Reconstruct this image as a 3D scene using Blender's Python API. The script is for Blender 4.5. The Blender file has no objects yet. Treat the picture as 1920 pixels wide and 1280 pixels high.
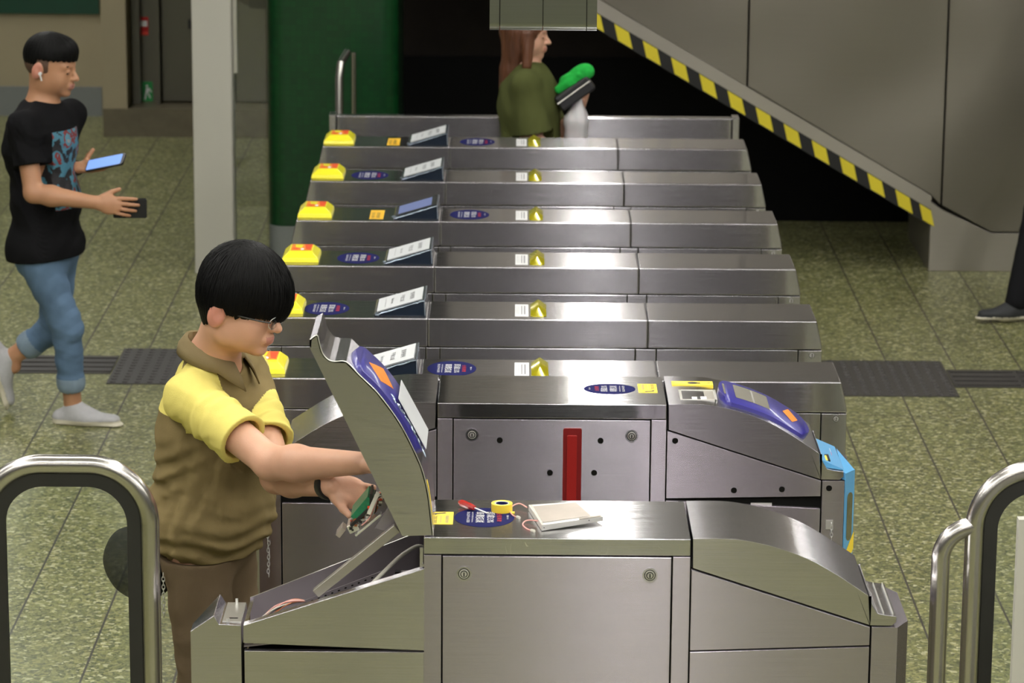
import bpy, bmesh, math, random
import numpy as np
from mathutils import Vector, Matrix, Quaternion
R = math.radians
C = bpy.context.scene.collection
SC = bpy.context.scene
random.seed(7)

# ------------------------------------------------------------------ camera
FPX = 6000.0; PITCH = R(13.24); ROLL = 0.0075; YAW = 0.00095
CAMP = Vector((0.0, 0.0, 3.40))
_f = Vector((-math.sin(YAW) * math.cos(PITCH), math.cos(YAW) * math.cos(PITCH), -math.sin(PITCH)))
_r0 = Vector((math.cos(YAW), math.sin(YAW), 0)); _u0 = _r0.cross(_f)
_r = _r0 * math.cos(ROLL) + _u0 * math.sin(ROLL)
_u = _u0 * math.cos(ROLL) - _r0 * math.sin(ROLL)
cd = bpy.data.cameras.new('camera'); cam = bpy.data.objects.new('camera', cd); C.objects.link(cam)
cam.matrix_world = Matrix(((_r.x, _u.x, -_f.x, CAMP.x), (_r.y, _u.y, -_f.y, CAMP.y), (_r.z, _u.z, -_f.z, CAMP.z), (0, 0, 0, 1)))
cd.sensor_width = 36; cd.lens = 36 * FPX / 1920; cd.clip_end = 200
cd.dof.use_dof = True; cd.dof.focus_distance = 8.7; cd.dof.aperture_fstop = 7.5
SC.camera = cam


def at(px, py, Y=None, z=None):
    """the point of the place that a measured photo position falls on, at depth Y or height z"""
    d = _f * FPX + _r * (px - 960) + _u * (640 - py)
    t = (Y - CAMP.y) / d.y if Y is not None else (z - CAMP.z) / d.z
    return CAMP + d * t


# ------------------------------------------------------------------ world, exposure
w = bpy.data.worlds.new('world'); SC.world = w; w.use_nodes = True
w.node_tree.nodes['Background'].inputs[0].default_value = (0.75, 0.85, 0.8, 1)
w.node_tree.nodes['Background'].inputs[1].default_value = 0.02
SC.view_settings.view_transform = 'Standard'; SC.view_settings.look = 'None'
SC.view_settings.gamma = 1; SC.view_settings.exposure = 0.16; SC.view_settings.use_curve_mapping = False


# ------------------------------------------------------------------ materials
def nt(name):
    m = bpy.data.materials.new(name); m.use_nodes = True
    t = m.node_tree; b = t.nodes['Principled BSDF']
    return m, t, b


def node(t, typ, **kw):
    n = t.nodes.new(typ)
    for k, v in kw.items(): setattr(n, k, v)
    return n


def pmat(name, col, rough=0.5, metal=0.0, var=0.0, vscale=8.0, bump=0.0, bscale=60.0, coat=0.0, spec=0.5, trans=0.0, emis=None, sss=0.0, stretch=(1, 1, 1)):
    m, t, b = nt(name)
    c = tuple(col) + (1,)
    b.inputs['Base Color'].default_value = c
    b.inputs['Roughness'].default_value = rough
    b.inputs['Metallic'].default_value = metal
    b.inputs['Specular IOR Level'].default_value = spec
    b.inputs['Coat Weight'].default_value = coat
    b.inputs['Coat Roughness'].default_value = 0.08
    b.inputs['Transmission Weight'].default_value = trans
    if sss:
        b.inputs['Subsurface Weight'].default_value = sss
        b.inputs['Subsurface Radius'].default_value = (1, 0.35, 0.2); b.inputs['Subsurface Scale'].default_value = 0.008
    if emis:
        b.inputs['Emission Color'].default_value = tuple(emis[0]) + (1,); b.inputs['Emission Strength'].default_value = emis[1]
    tc = node(t, 'ShaderNodeTexCoord'); mp = node(t, 'ShaderNodeMapping'); mp.inputs['Scale'].default_value = stretch
    t.links.new(tc.outputs['Object'], mp.inputs[0])
    nz = node(t, 'ShaderNodeTexNoise'); nz.inputs['Scale'].default_value = vscale; nz.inputs['Detail'].default_value = 6
    t.links.new(mp.outputs[0], nz.inputs['Vector'])
    if var:
        mx = node(t, 'ShaderNodeMix', data_type='RGBA')
        mx.inputs[6].default_value = tuple(max(0, x * (1 - var)) for x in col) + (1,)
        mx.inputs[7].default_value = tuple(min(1, x * (1 + var)) for x in col) + (1,)
        t.links.new(nz.outputs['Fac'], mx.inputs[0]); t.links.new(mx.outputs[2], b.inputs['Base Color'])
    if bump:
        n2 = node(t, 'ShaderNodeTexNoise'); n2.inputs['Scale'].default_value = bscale; n2.inputs['Detail'].default_value = 4
        t.links.new(mp.outputs[0], n2.inputs['Vector'])
        bp = node(t, 'ShaderNodeBump'); bp.inputs['Strength'].default_value = bump; bp.inputs['Distance'].default_value = 0.002
        t.links.new(n2.outputs['Fac'], bp.inputs['Height']); t.links.new(bp.outputs[0], b.inputs['Normal'])
    return m


def steel(name, col=(0.60, 0.585, 0.62), rough=0.18, aniso=1.0, streak=0.08, scratches=False, axis=(1, 0, 0.03), wave=0.0, spread=0.95):
    """brushed stainless steel, grain along axis"""
    m, t, b = nt(name)
    b.inputs['Metallic'].default_value = 1.0
    b.inputs['Anisotropic'].default_value = aniso
    geo = node(t, 'ShaderNodeNewGeometry')
    cr = node(t, 'ShaderNodeVectorMath', operation='CROSS_PRODUCT'); cr.inputs[1].default_value = axis
    t.links.new(geo.outputs['Normal'], cr.inputs[0]); t.links.new(cr.outputs[0], b.inputs['Tangent'])
    # grain coordinate: slow along the brush direction, fast across it
    sp0 = node(t, 'ShaderNodeSeparateXYZ'); t.links.new(geo.outputs['Position'], sp0.inputs[0])
    ad0 = node(t, 'ShaderNodeMath', operation='ADD'); mp = node(t, 'ShaderNodeCombineXYZ')
    la, lb, lc = (0, 1, 2) if abs(axis[0]) > 0.5 else (2, 0, 1)
    t.links.new(sp0.outputs[lb], ad0.inputs[0]); t.links.new(sp0.outputs[lc], ad0.inputs[1])
    for src, k_, i_ in ((sp0.outputs[la], 2.5, 0), (ad0.outputs[0], 200.0, 1)):
        q0 = node(t, 'ShaderNodeMath', operation='MULTIPLY'); t.links.new(src, q0.inputs[0]); q0.inputs[1].default_value = k_; t.links.new(q0.outputs[0], mp.inputs[i_])
    nz = node(t, 'ShaderNodeTexNoise'); nz.inputs['Scale'].default_value = 1.0; nz.inputs['Detail'].default_value = 3
    t.links.new(mp.outputs[0], nz.inputs['Vector'])
    mx = node(t, 'ShaderNodeMix', data_type='RGBA')
    mx.inputs[6].default_value = tuple(x * (1 - streak) for x in col) + (1,); mx.inputs[7].default_value = tuple(x * (1 + streak) for x in col) + (1,)
    t.links.new(nz.outputs['Fac'], mx.inputs[0])
    b.inputs['Roughness'].default_value = rough
    out = mx.outputs[2]
    if scratches:
        vo = node(t, 'ShaderNodeTexVoronoi', feature='DISTANCE_TO_EDGE'); vo.inputs['Scale'].default_value = 14
        n3 = node(t, 'ShaderNodeTexNoise'); n3.inputs['Scale'].default_value = 5
        t.links.new(geo.outputs['Position'], n3.inputs['Vector'])
        va = node(t, 'ShaderNodeMix', data_type='VECTOR'); va.inputs[0].default_value = 0.25
        t.links.new(geo.outputs['Position'], va.inputs[4]); t.links.new(n3.outputs['Color'], va.inputs[5])
        t.links.new(va.outputs[1], vo.inputs['Vector'])
        lt = node(t, 'ShaderNodeMath', operation='LESS_THAN'); lt.inputs[1].default_value = 0.004
        t.links.new(vo.outputs['Distance'], lt.inputs[0])
        n4 = node(t, 'ShaderNodeTexNoise'); n4.inputs['Scale'].default_value = 18
        t.links.new(geo.outputs['Position'], n4.inputs['Vector'])
        gt = node(t, 'ShaderNodeMath', operation='GREATER_THAN'); gt.inputs[1].default_value = 0.56
        t.links.new(n4.outputs['Fac'], gt.inputs[0])
        mu = node(t, 'ShaderNodeMath', operation='MULTIPLY'); t.links.new(lt.outputs[0], mu.inputs[0]); t.links.new(gt.outputs[0], mu.inputs[1])
        m3 = node(t, 'ShaderNodeMix', data_type='RGBA'); m3.inputs[7].default_value = (0.9, 0.9, 0.9, 1)
        t.links.new(mu.outputs[0], m3.inputs[0]); t.links.new(out, m3.inputs[6]); out = m3.outputs[2]
    t.links.new(out, b.inputs['Base Color'])
    bp = node(t, 'ShaderNodeBump'); bp.inputs['Strength'].default_value = 0.03; bp.inputs['Distance'].default_value = 0.0003
    t.links.new(nz.outputs['Fac'], bp.inputs['Height'])
    last = bp
    if wave:
        n5 = node(t, 'ShaderNodeTexNoise'); n5.inputs['Scale'].default_value = 0.8; n5.inputs['Detail'].default_value = 1
        t.links.new(geo.outputs['Position'], n5.inputs['Vector'])
        b5 = node(t, 'ShaderNodeBump'); b5.inputs['Strength'].default_value = 1.0; b5.inputs['Distance'].default_value = wave
        t.links.new(n5.outputs['Fac'], b5.inputs['Height']); t.links.new(bp.outputs[0], b5.inputs['Normal']); last = b5
    if spread:
        # fine brush grooves tilt the normal across the grain
        sp9 = node(t, 'ShaderNodeSeparateXYZ'); t.links.new(geo.outputs['Position'], sp9.inputs[0])
        ad9 = node(t, 'ShaderNodeMath', operation='ADD'); t.links.new(sp9.outputs[1], ad9.inputs[0]); t.links.new(sp9.outputs[2], ad9.inputs[1])
        m9 = node(t, 'ShaderNodeCombineXYZ')
        x9 = node(t, 'ShaderNodeMath', operation='MULTIPLY'); t.links.new(sp9.outputs[0], x9.inputs[0]); x9.inputs[1].default_value = 5
        y9 = node(t, 'ShaderNodeMath', operation='MULTIPLY'); t.links.new(ad9.outputs[0], y9.inputs[0]); y9.inputs[1].default_value = 2300
        t.links.new(x9.outputs[0], m9.inputs[0]); t.links.new(y9.outputs[0], m9.inputs[1])
        sn9 = node(t, 'ShaderNodeSeparateXYZ'); t.links.new(geo.outputs['Normal'], sn9.inputs[0])
        an9 = node(t, 'ShaderNodeMath', operation='ABSOLUTE'); t.links.new(sn9.outputs[2], an9.inputs[0])
        f9 = node(t, 'ShaderNodeMapRange'); t.links.new(an9.outputs[0], f9.inputs['Value']); f9.inputs['To Min'].default_value = spread * 0.4; f9.inputs['To Max'].default_value = spread
        n9 = node(t, 'ShaderNodeTexNoise'); n9.inputs['Scale'].default_value = 1.0; n9.inputs['Detail'].default_value = 1
        t.links.new(m9.outputs[0], n9.inputs['Vector'])
        s9 = node(t, 'ShaderNodeMath', operation='SUBTRACT'); t.links.new(n9.outputs['Fac'], s9.inputs[0]); s9.inputs[1].default_value = 0.5
        k9 = node(t, 'ShaderNodeMath', operation='MULTIPLY'); t.links.new(s9.outputs[0], k9.inputs[0]); t.links.new(f9.outputs[0], k9.inputs[1])
        v9 = node(t, 'ShaderNodeVectorMath', operation='SCALE'); t.links.new(cr.outputs[0], v9.inputs[0]); t.links.new(k9.outputs[0], v9.inputs['Scale'])
        a9 = node(t, 'ShaderNodeVectorMath', operation='ADD'); t.links.new(last.outputs[0], a9.inputs[0]); t.links.new(v9.outputs[0], a9.inputs[1])
        nn9 = node(t, 'ShaderNodeVectorMath', operation='NORMALIZE'); t.links.new(a9.outputs[0], nn9.inputs[0]); last = nn9
    t.links.new(last.outputs[0], b.inputs['Normal'])
    return m


M = {}
M['steel'] = steel('brushed_steel')
M['steel_top'] = steel('brushed_steel_scratched', col=(0.57, 0.565, 0.59), rough=0.14, scratches=True)
M['steel_old'] = steel('brushed_steel_old', col=(0.52, 0.48, 0.54), rough=0.26, spread=0.7)
M['tube'] = steel('satin_tube_steel', col=(0.55, 0.53, 0.50), rough=0.27, aniso=0.3, axis=(0, 0.02, 1), spread=0)
M['wallsteel'] = steel('cladding_steel', col=(0.255, 0.235, 0.20), rough=0.42, aniso=0.35, streak=0.04, wave=0.12, spread=0)
M['wallsteel_light'] = steel('cladding_base_steel', col=(0.40, 0.375, 0.33), rough=0.45, aniso=0.4, streak=0.04, wave=0.05, spread=0)
M['signsteel'] = steel('sign_steel', col=(0.27, 0.28, 0.27), rough=0.28, aniso=0.4, spread=0)
M['gap'] = pmat('dark_gap', (0.006, 0.006, 0.005), 0.7, var=0.3, spec=.1)
M['black'] = pmat('black_plastic', (0.012, 0.012, 0.012), 0.4, var=0.3)
M['rubber'] = pmat('black_gasket', (0.02, 0.02, 0.018), 0.42, var=0.25)
M['yellow'] = pmat('yellow_plastic', (0.92, 0.84, 0.03), 0.28, var=0.06, coat=0.4)
M['yellowstick'] = pmat('yellow_sticker', (0.88, 0.66, 0.05), 0.5, var=0.05)
M['yellowdull'] = pmat('orange_yellow_sticker', (0.85, 0.5, 0.03), 0.5, var=0.05)
M['orange'] = pmat('orange_print', (0.85, 0.25, 0.03), 0.4, var=0.25, vscale=40)
M['redprint'] = pmat('red_print', (0.75, 0.08, 0.02), 0.4, var=0.3, vscale=60)
M['navy'] = pmat('navy_sticker', (0.012, 0.014, 0.085), 0.6, var=0.1, spec=0.04)
M['red'] = pmat('red_sticker', (0.45, 0.02, 0.02), 0.5, var=0.1, spec=.2)
M['white'] = pmat('white_print', (0.72, 0.72, 0.72), 0.5, var=0.03)
M['paper'] = pmat('white_paper', (0.72, 0.74, 0.76), 0.35, var=0.03, coat=0.3)
M['ink'] = pmat('black_ink', (0.03, 0.03, 0.04), 0.5, var=0.2)
M['greyink'] = pmat('grey_ink', (0.25, 0.25, 0.27), 0.5, var=0.2)
M['olive_acrylic'] = pmat('yellow_acrylic_wedge', (0.42, 0.37, 0.008), 0.2, metal=0.35, var=0.15, coat=0.7)
M['readercase'] = pmat('dark_reader_case', (0.012, 0.02, 0.035), 0.25, var=0.3, coat=0.8)
M['wrap'] = pmat('plastic_wrap_edge', (0.35, 0.42, 0.5), 0.12, metal=0.6, var=0.5, vscale=80, bump=0.8, bscale=120)
M['screen'] = pmat('lit_screen', (0.05, 0.06, 0.12), 0.15, emis=((0.28, 0.33, 0.62), 0.45))
M['blue'] = pmat('blue_reader_plastic', (0.035, 0.03, 0.22), 0.35, var=0.12, coat=0.3)
M['lcd'] = pmat('lcd_glass', (0.22, 0.21, 0.18), 0.15, var=0.1, coat=0.5)
M['cyan'] = pmat('light_blue_panel', (0.1, 0.36, 0.66), 0.3, var=0.05, coat=0.3)
M['pink'] = pmat('pink_print', (0.7, 0.08, 0.2), 0.4, var=0.1)
M['smoke'] = pmat('smoked_window', (0.12, 0.12, 0.07), 0.2, var=0.4, vscale=30, coat=0.5)
M['redpad'] = pmat('red_barrier_panel', (0.30, 0.014, 0.012), 0.35, var=0.1)
M['redpad_dark'] = pmat('dark_red_barrier_frame', (0.19, 0.01, 0.01), 0.4, var=0.1)
M['chrome'] = pmat('bright_metal', (0.72, 0.71, 0.68), 0.35, metal=.75, var=0.1)
M['tray'] = pmat('painted_tray_metal', (0.30, 0.27, 0.29), 0.45, metal=0.6, var=0.12)
M['pcb'] = pmat('green_circuit_board', (0.01, 0.16, 0.07), 0.4, var=0.4, vscale=120, coat=0.3)
M['cable'] = pmat('white_cable', (0.6, 0.58, 0.5), 0.4, var=0.1)
M['pinkwire'] = pmat('pink_wire', (0.75, 0.36, 0.32), 0.4, var=0.1)
M['redclear'] = pmat('red_translucent_handle', (0.7, 0.05, 0.04), 0.15, var=0.15, trans=0.35, coat=0.6)
M['lcdback'] = pmat('module_backplate', (0.40, 0.35, 0.30), 0.35, metal=0.4, var=0.25, vscale=14)
M['alu'] = pmat('bright_aluminium', (0.78, 0.77, 0.72), 0.3, metal=0.8, var=0.08)
M['copper'] = pmat('copper_bits', (0.45, 0.16, 0.07), 0.35, metal=0.6, var=0.3, vscale=90)


# ------------------------------------------------------------------ mesh builder
def setp(o, label=None, cat=None, group=None, kind=None):
    if label: o['label'] = label
    if cat: o['category'] = cat
    if group: o['group'] = group
    if kind: o['kind'] = kind
    return o


def empty(name, loc, label=None, cat=None, group=None):
    o = bpy.data.objects.new(name, None); C.objects.link(o); o.location = loc
    o.empty_display_size = 0.1
    return setp(o, label, cat, group)


class MB:
    def __init__(s): s.bm = bmesh.new(); s.mats = []; s.cur = 0

    def m(s, mat):
        if mat not in s.mats: s.mats.append(mat)
        s.cur = s.mats.index(mat); return s

    def faces(s, vs, fs):
        bv = [s.bm.verts.new(v) for v in vs]
        out = []
        for f in fs:
            try: g = s.bm.faces.new([bv[i] for i in f]); g.material_index = s.cur; out.append(g)
            except ValueError: pass
        return out

    def box(s, a, b, M4=None):
        x0, y0, z0 = a; x1, y1, z1 = b
        vs = [Vector(v) for v in [(x0, y0, z0), (x1, y0, z0), (x1, y1, z0), (x0, y1, z0), (x0, y0, z1), (x1, y0, z1), (x1, y1, z1), (x0, y1, z1)]]
        if M4: vs = [M4 @ v for v in vs]
        s.faces(vs, [(0, 3, 2, 1), (4, 5, 6, 7), (0, 1, 5, 4), (1, 2, 6, 5), (2, 3, 7, 6), (3, 0, 4, 7)]); return s

    def prism(s, prof, y0, y1, axis='y', y1f=None):
        """prof: list of (x,z) for axis y, (x,y) for axis z; y1f optional function of profile point giving the far side"""
        n = len(prof)
        area = sum(prof[i][0] * prof[(i + 1) % n][1] - prof[(i + 1) % n][0] * prof[i][1] for i in range(n))
        if area < 0: prof = prof[::-1]
        if axis == 'y':
            A = [(p[0], y0, p[1]) for p in prof]; B = [(p[0], (y1f(p) if y1f else y1), p[1]) for p in prof]
            s.faces(A + B, [tuple(range(n)), tuple(range(2 * n - 1, n - 1, -1))] + [(i, n + i, n + (i + 1) % n, (i + 1) % n) for i in range(n)])
        else:
            A = [(p[0], p[1], y0) for p in prof]; B = [(p[0], p[1], y1) for p in prof]
            s.faces(A + B, [tuple(range(n - 1, -1, -1)), tuple(range(n, 2 * n))] + [(i, (i + 1) % n, n + (i + 1) % n, n + i) for i in range(n)])
        return s

    def cyl(s, a, b, r, n=20, r2=None):
        a = Vector(a); b = Vector(b); r2 = r if r2 is None else r2
        q = (b - a).normalized().to_track_quat('Z', 'Y')
        A = [a + q @ Vector((r * math.cos(6.28318 * i / n), r * math.sin(6.28318 * i / n), 0)) for i in range(n)]
        B = [b + q @ Vector((r2 * math.cos(6.28318 * i / n), r2 * math.sin(6.28318 * i / n), 0)) for i in range(n)]
        s.faces(A + B, [tuple(range(n - 1, -1, -1)), tuple(range(n, 2 * n))] + [(i, (i + 1) % n, n + (i + 1) % n, n + i) for i in range(n)])
        return s

    def tube(s, pts, r, n=14, closed=False, flat=None):
        """flat=(ru, rv, up) gives an elliptic / flat section"""
        P = [Vector(p) for p in pts]; N = len(P); vs = []
        up = Vector((0, 1, 0)) if flat is None else Vector(flat[2])
        for i in range(N):
            t = (P[(i + 1) % N] - P[i - 1]) if closed else (P[min(i + 1, N - 1)] - P[max(i - 1, 0)])
            t.normalize()
            u = up - t * up.dot(t)
            if u.length < 1e-3: u = Vector((1, 0, 0.01)) - t * t.x
            u.normalize(); v = t.cross(u)
            ru, rv = (r, r) if flat is None else (flat[0], flat[1])
            rr = 1.0
            for k in range(n):
                a = 6.28318 * k / n
                if flat is None: vs.append(P[i] + u * (ru * math.cos(a)) + v * (rv * math.sin(a)))
                else:
                    ca, sa = math.cos(a), math.sin(a); e = 0.35
                    vs.append(P[i] + u * (ru * math.copysign(abs(ca) ** e, ca)) + v * (rv * math.copysign(abs(sa) ** e, sa)))
        fs = []
        for i in range(N if closed else N - 1):
            j = (i + 1) % N
            for k in range(n): fs.append((i * n + k, i * n + (k + 1) % n, j * n + (k + 1) % n, j * n + k))
        if not closed: fs += [tuple(range(n - 1, -1, -1)), tuple(range((N - 1) * n, N * n))]
        s.faces(vs, fs); return s

    def sheet(s, o, u, v, pts, lift=0.0):
        """flat polygon in a plane: pts (a,b) -> o+u*a+v*b"""
        n = Vector(u).cross(Vector(v)).normalized() * lift
        s.faces([Vector(o) + Vector(u) * a + Vector(v) * b + n for a, b in pts], [tuple(range(len(pts)))]); return s

    def slab(s, o, u, v, pts, t):
        """thin plate standing t above the plane"""
        o = Vector(o); u = Vector(u); v = Vector(v); nn = u.cross(v).normalized() * t; n = len(pts)
        A = [o + u * a + v * b for a, b in pts]; B = [p + nn for p in A]
        s.faces(A + B, [tuple(range(n - 1, -1, -1)), tuple(range(n, 2 * n))] + [(i, (i + 1) % n, n + (i + 1) % n, n + i) for i in range(n)])
        return s

    def text(s, body, o, u, v, w, h, lift=0.0006):
        """lettering fitted to w x h metres, centred on o, reading along u with v up"""
        vs, fs = text_geo(body)
        if not vs: return s
        xs = [q[0] for q in vs]; ys = [q[1] for q in vs]
        cx, cy = (min(xs) + max(xs)) / 2, (min(ys) + max(ys)) / 2
        sx = w / max(1e-6, max(xs) - min(xs)); sy = h / max(1e-6, max(ys) - min(ys))
        o = Vector(o); u = Vector(u).normalized(); v = Vector(v).normalized(); n = u.cross(v) * lift
        s.faces([o + u * ((q[0] - cx) * sx) + v * ((q[1] - cy) * sy) + n for q in vs], fs); return s

    def build(s, name, parent=None, bevel=0.0, seg=2, smooth=False, label=None, cat=None, group=None, kind=None, ang=30):
        bmesh.ops.recalc_face_normals(s.bm, faces=[f for f in s.bm.faces]) if bevel or smooth else None
        me = bpy.data.meshes.new(name); s.bm.to_mesh(me); s.bm.free()
        for m_ in s.mats: me.materials.append(m_)
        o = bpy.data.objects.new(name, me); C.objects.link(o)
        if parent is not None:
            me.transform(Matrix.Translation(-world_loc(parent)))
            o.parent = parent
        if smooth or bevel:
            for p in me.polygons: p.use_smooth = True
            if not bevel: me.set_sharp_from_angle(angle=R(ang))
        if bevel:
            b = o.modifiers.new('bevel', 'BEVEL'); b.width = bevel; b.segments = seg; b.limit_method = 'ANGLE'; b.angle_limit = R(ang); b.harden_normals = True
            b.miter_outer = 'MITER_ARC'
        return setp(o, label, cat, group, kind)


def world_loc(o):
    """place of the top-level object that o belongs to (parts keep their parent's origin)"""
    while o.parent is not None: o = o.parent
    return Vector(o.location)


_tg = {}


def text_geo(body):
    if body in _tg: return _tg[body]
    cu = bpy.data.curves.new('t', 'FONT'); cu.body = body; cu.resolution_u = 2
    o = bpy.data.objects.new('t', cu); C.objects.link(o)
    dg = bpy.context.evaluated_depsgraph_get()
    me = bpy.data.meshes.new_from_object(o.evaluated_get(dg))
    r = ([tuple(v.co) for v in me.vertices], [tuple(p.vertices) for p in me.polygons])
    bpy.data.objects.remove(o); bpy.data.curves.remove(cu); bpy.data.meshes.remove(me)
    _tg[body] = r
    return r


def smoothline(pts, n=6):
    """catmull-rom through pts"""
    P = [pts[0]] + list(pts) + [pts[-1]]; out = []
    for i in range(1, len(P) - 2):
        p0, p1, p2, p3 = [np.array(q, float) for q in P[i - 1:i + 3]]
        for k in range(n):
            t = k / n
            out.append(tuple(0.5 * (2 * p1 + (p2 - p0) * t + (2 * p0 - 5 * p1 + 4 * p2 - p3) * t * t + (3 * p1 - p0 - 3 * p2 + p3) * t ** 3)))
    out.append(tuple(pts[-1])); return out


def ellipse(cx, cy, a, b, n=40): return [(cx + a * math.cos(6.28318 * i / n), cy + b * math.sin(6.28318 * i / n)) for i in range(n)]


def rrect(x0, y0, x1, y1, r, n=6):
    out = []
    for cx, cy, a0 in ((x1 - r, y1 - r, 0), (x0 + r, y1 - r, 90), (x0 + r, y0 + r, 180), (x1 - r, y0 + r, 270)):
        for k in range(n + 1): a = R(a0 + 90 * k / n); out.append((cx + r * math.cos(a), cy + r * math.sin(a)))
    return out


def copy_tree(o, parent=None, dx=Vector((0, 0, 0))):
    c = o.copy(); C.objects.link(c)
    if parent is not None: c.parent = parent
    for ch in list(o.children): copy_tree(ch, c)
    return c


# ------------------------------------------------------------------ lamps
def emat(name, col, st):
    m, t, b = nt(name)
    b.inputs['Base Color'].default_value = (0.8, 0.8, 0.8, 1)
    b.inputs['Emission Color'].default_value = tuple(col) + (1,); b.inputs['Emission Strength'].default_value = st
    return m


LAMPC = (1.0, 0.975, 0.92)
M['lamp'] = emat('lamp_diffuser', LAMPC, 26.0)
M['lampframe'] = pmat('lamp_frame', (0.5, 0.5, 0.48), 0.4, metal=0.5, var=0.1)
CEIL = 4.25
first = None
SPOTS = [(X, Y0, 0) for X in (-3.1, 0.38, 3.9) for Y0 in (-5.0, -1.6, 1.8, 5.2, 8.6, 12.0, 15.4)] + [(-3.1, 18.8, 0), (-6.2, 16.5, 0)]  # closing pair outside the rows is added to brighten the back left wall
SPOTS += [(X, Y0, 1) for Y0 in (4.4, 8.3) for X in (0.20, 3.70, -3.25, 7.2)]
for X, Y0, turn in SPOTS:
    if True:
        if first is None:
            e = empty('ceiling_light', (0, 0, CEIL))
            MB().m(M['lamp']).box((-0.085, 0, CEIL - 0.035), (0.085, 3.15, CEIL - 0.01)).build('diffuser', e)
            MB().m(M['lampframe']).box((-0.115, -0.03, CEIL - 0.03), (-0.087, 3.18, CEIL)).box((0.087, -0.03, CEIL - 0.03), (0.115, 3.18, CEIL)).box((-0.087, -0.03, CEIL - 0.03), (0.087, -0.002, CEIL)).box((-0.087, 3.152, CEIL - 0.03), (0.087, 3.18, CEIL)).build('frame', e)
            first = e
        else: e = copy_tree(first)
        e.location = (X, Y0, CEIL); e.rotation_euler = (0, 0, R(90) if turn else 0)
        setp(e, 'long white fluorescent light panel set in the station ceiling', 'ceiling light', 'fluorescent panels in the ceiling')
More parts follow.
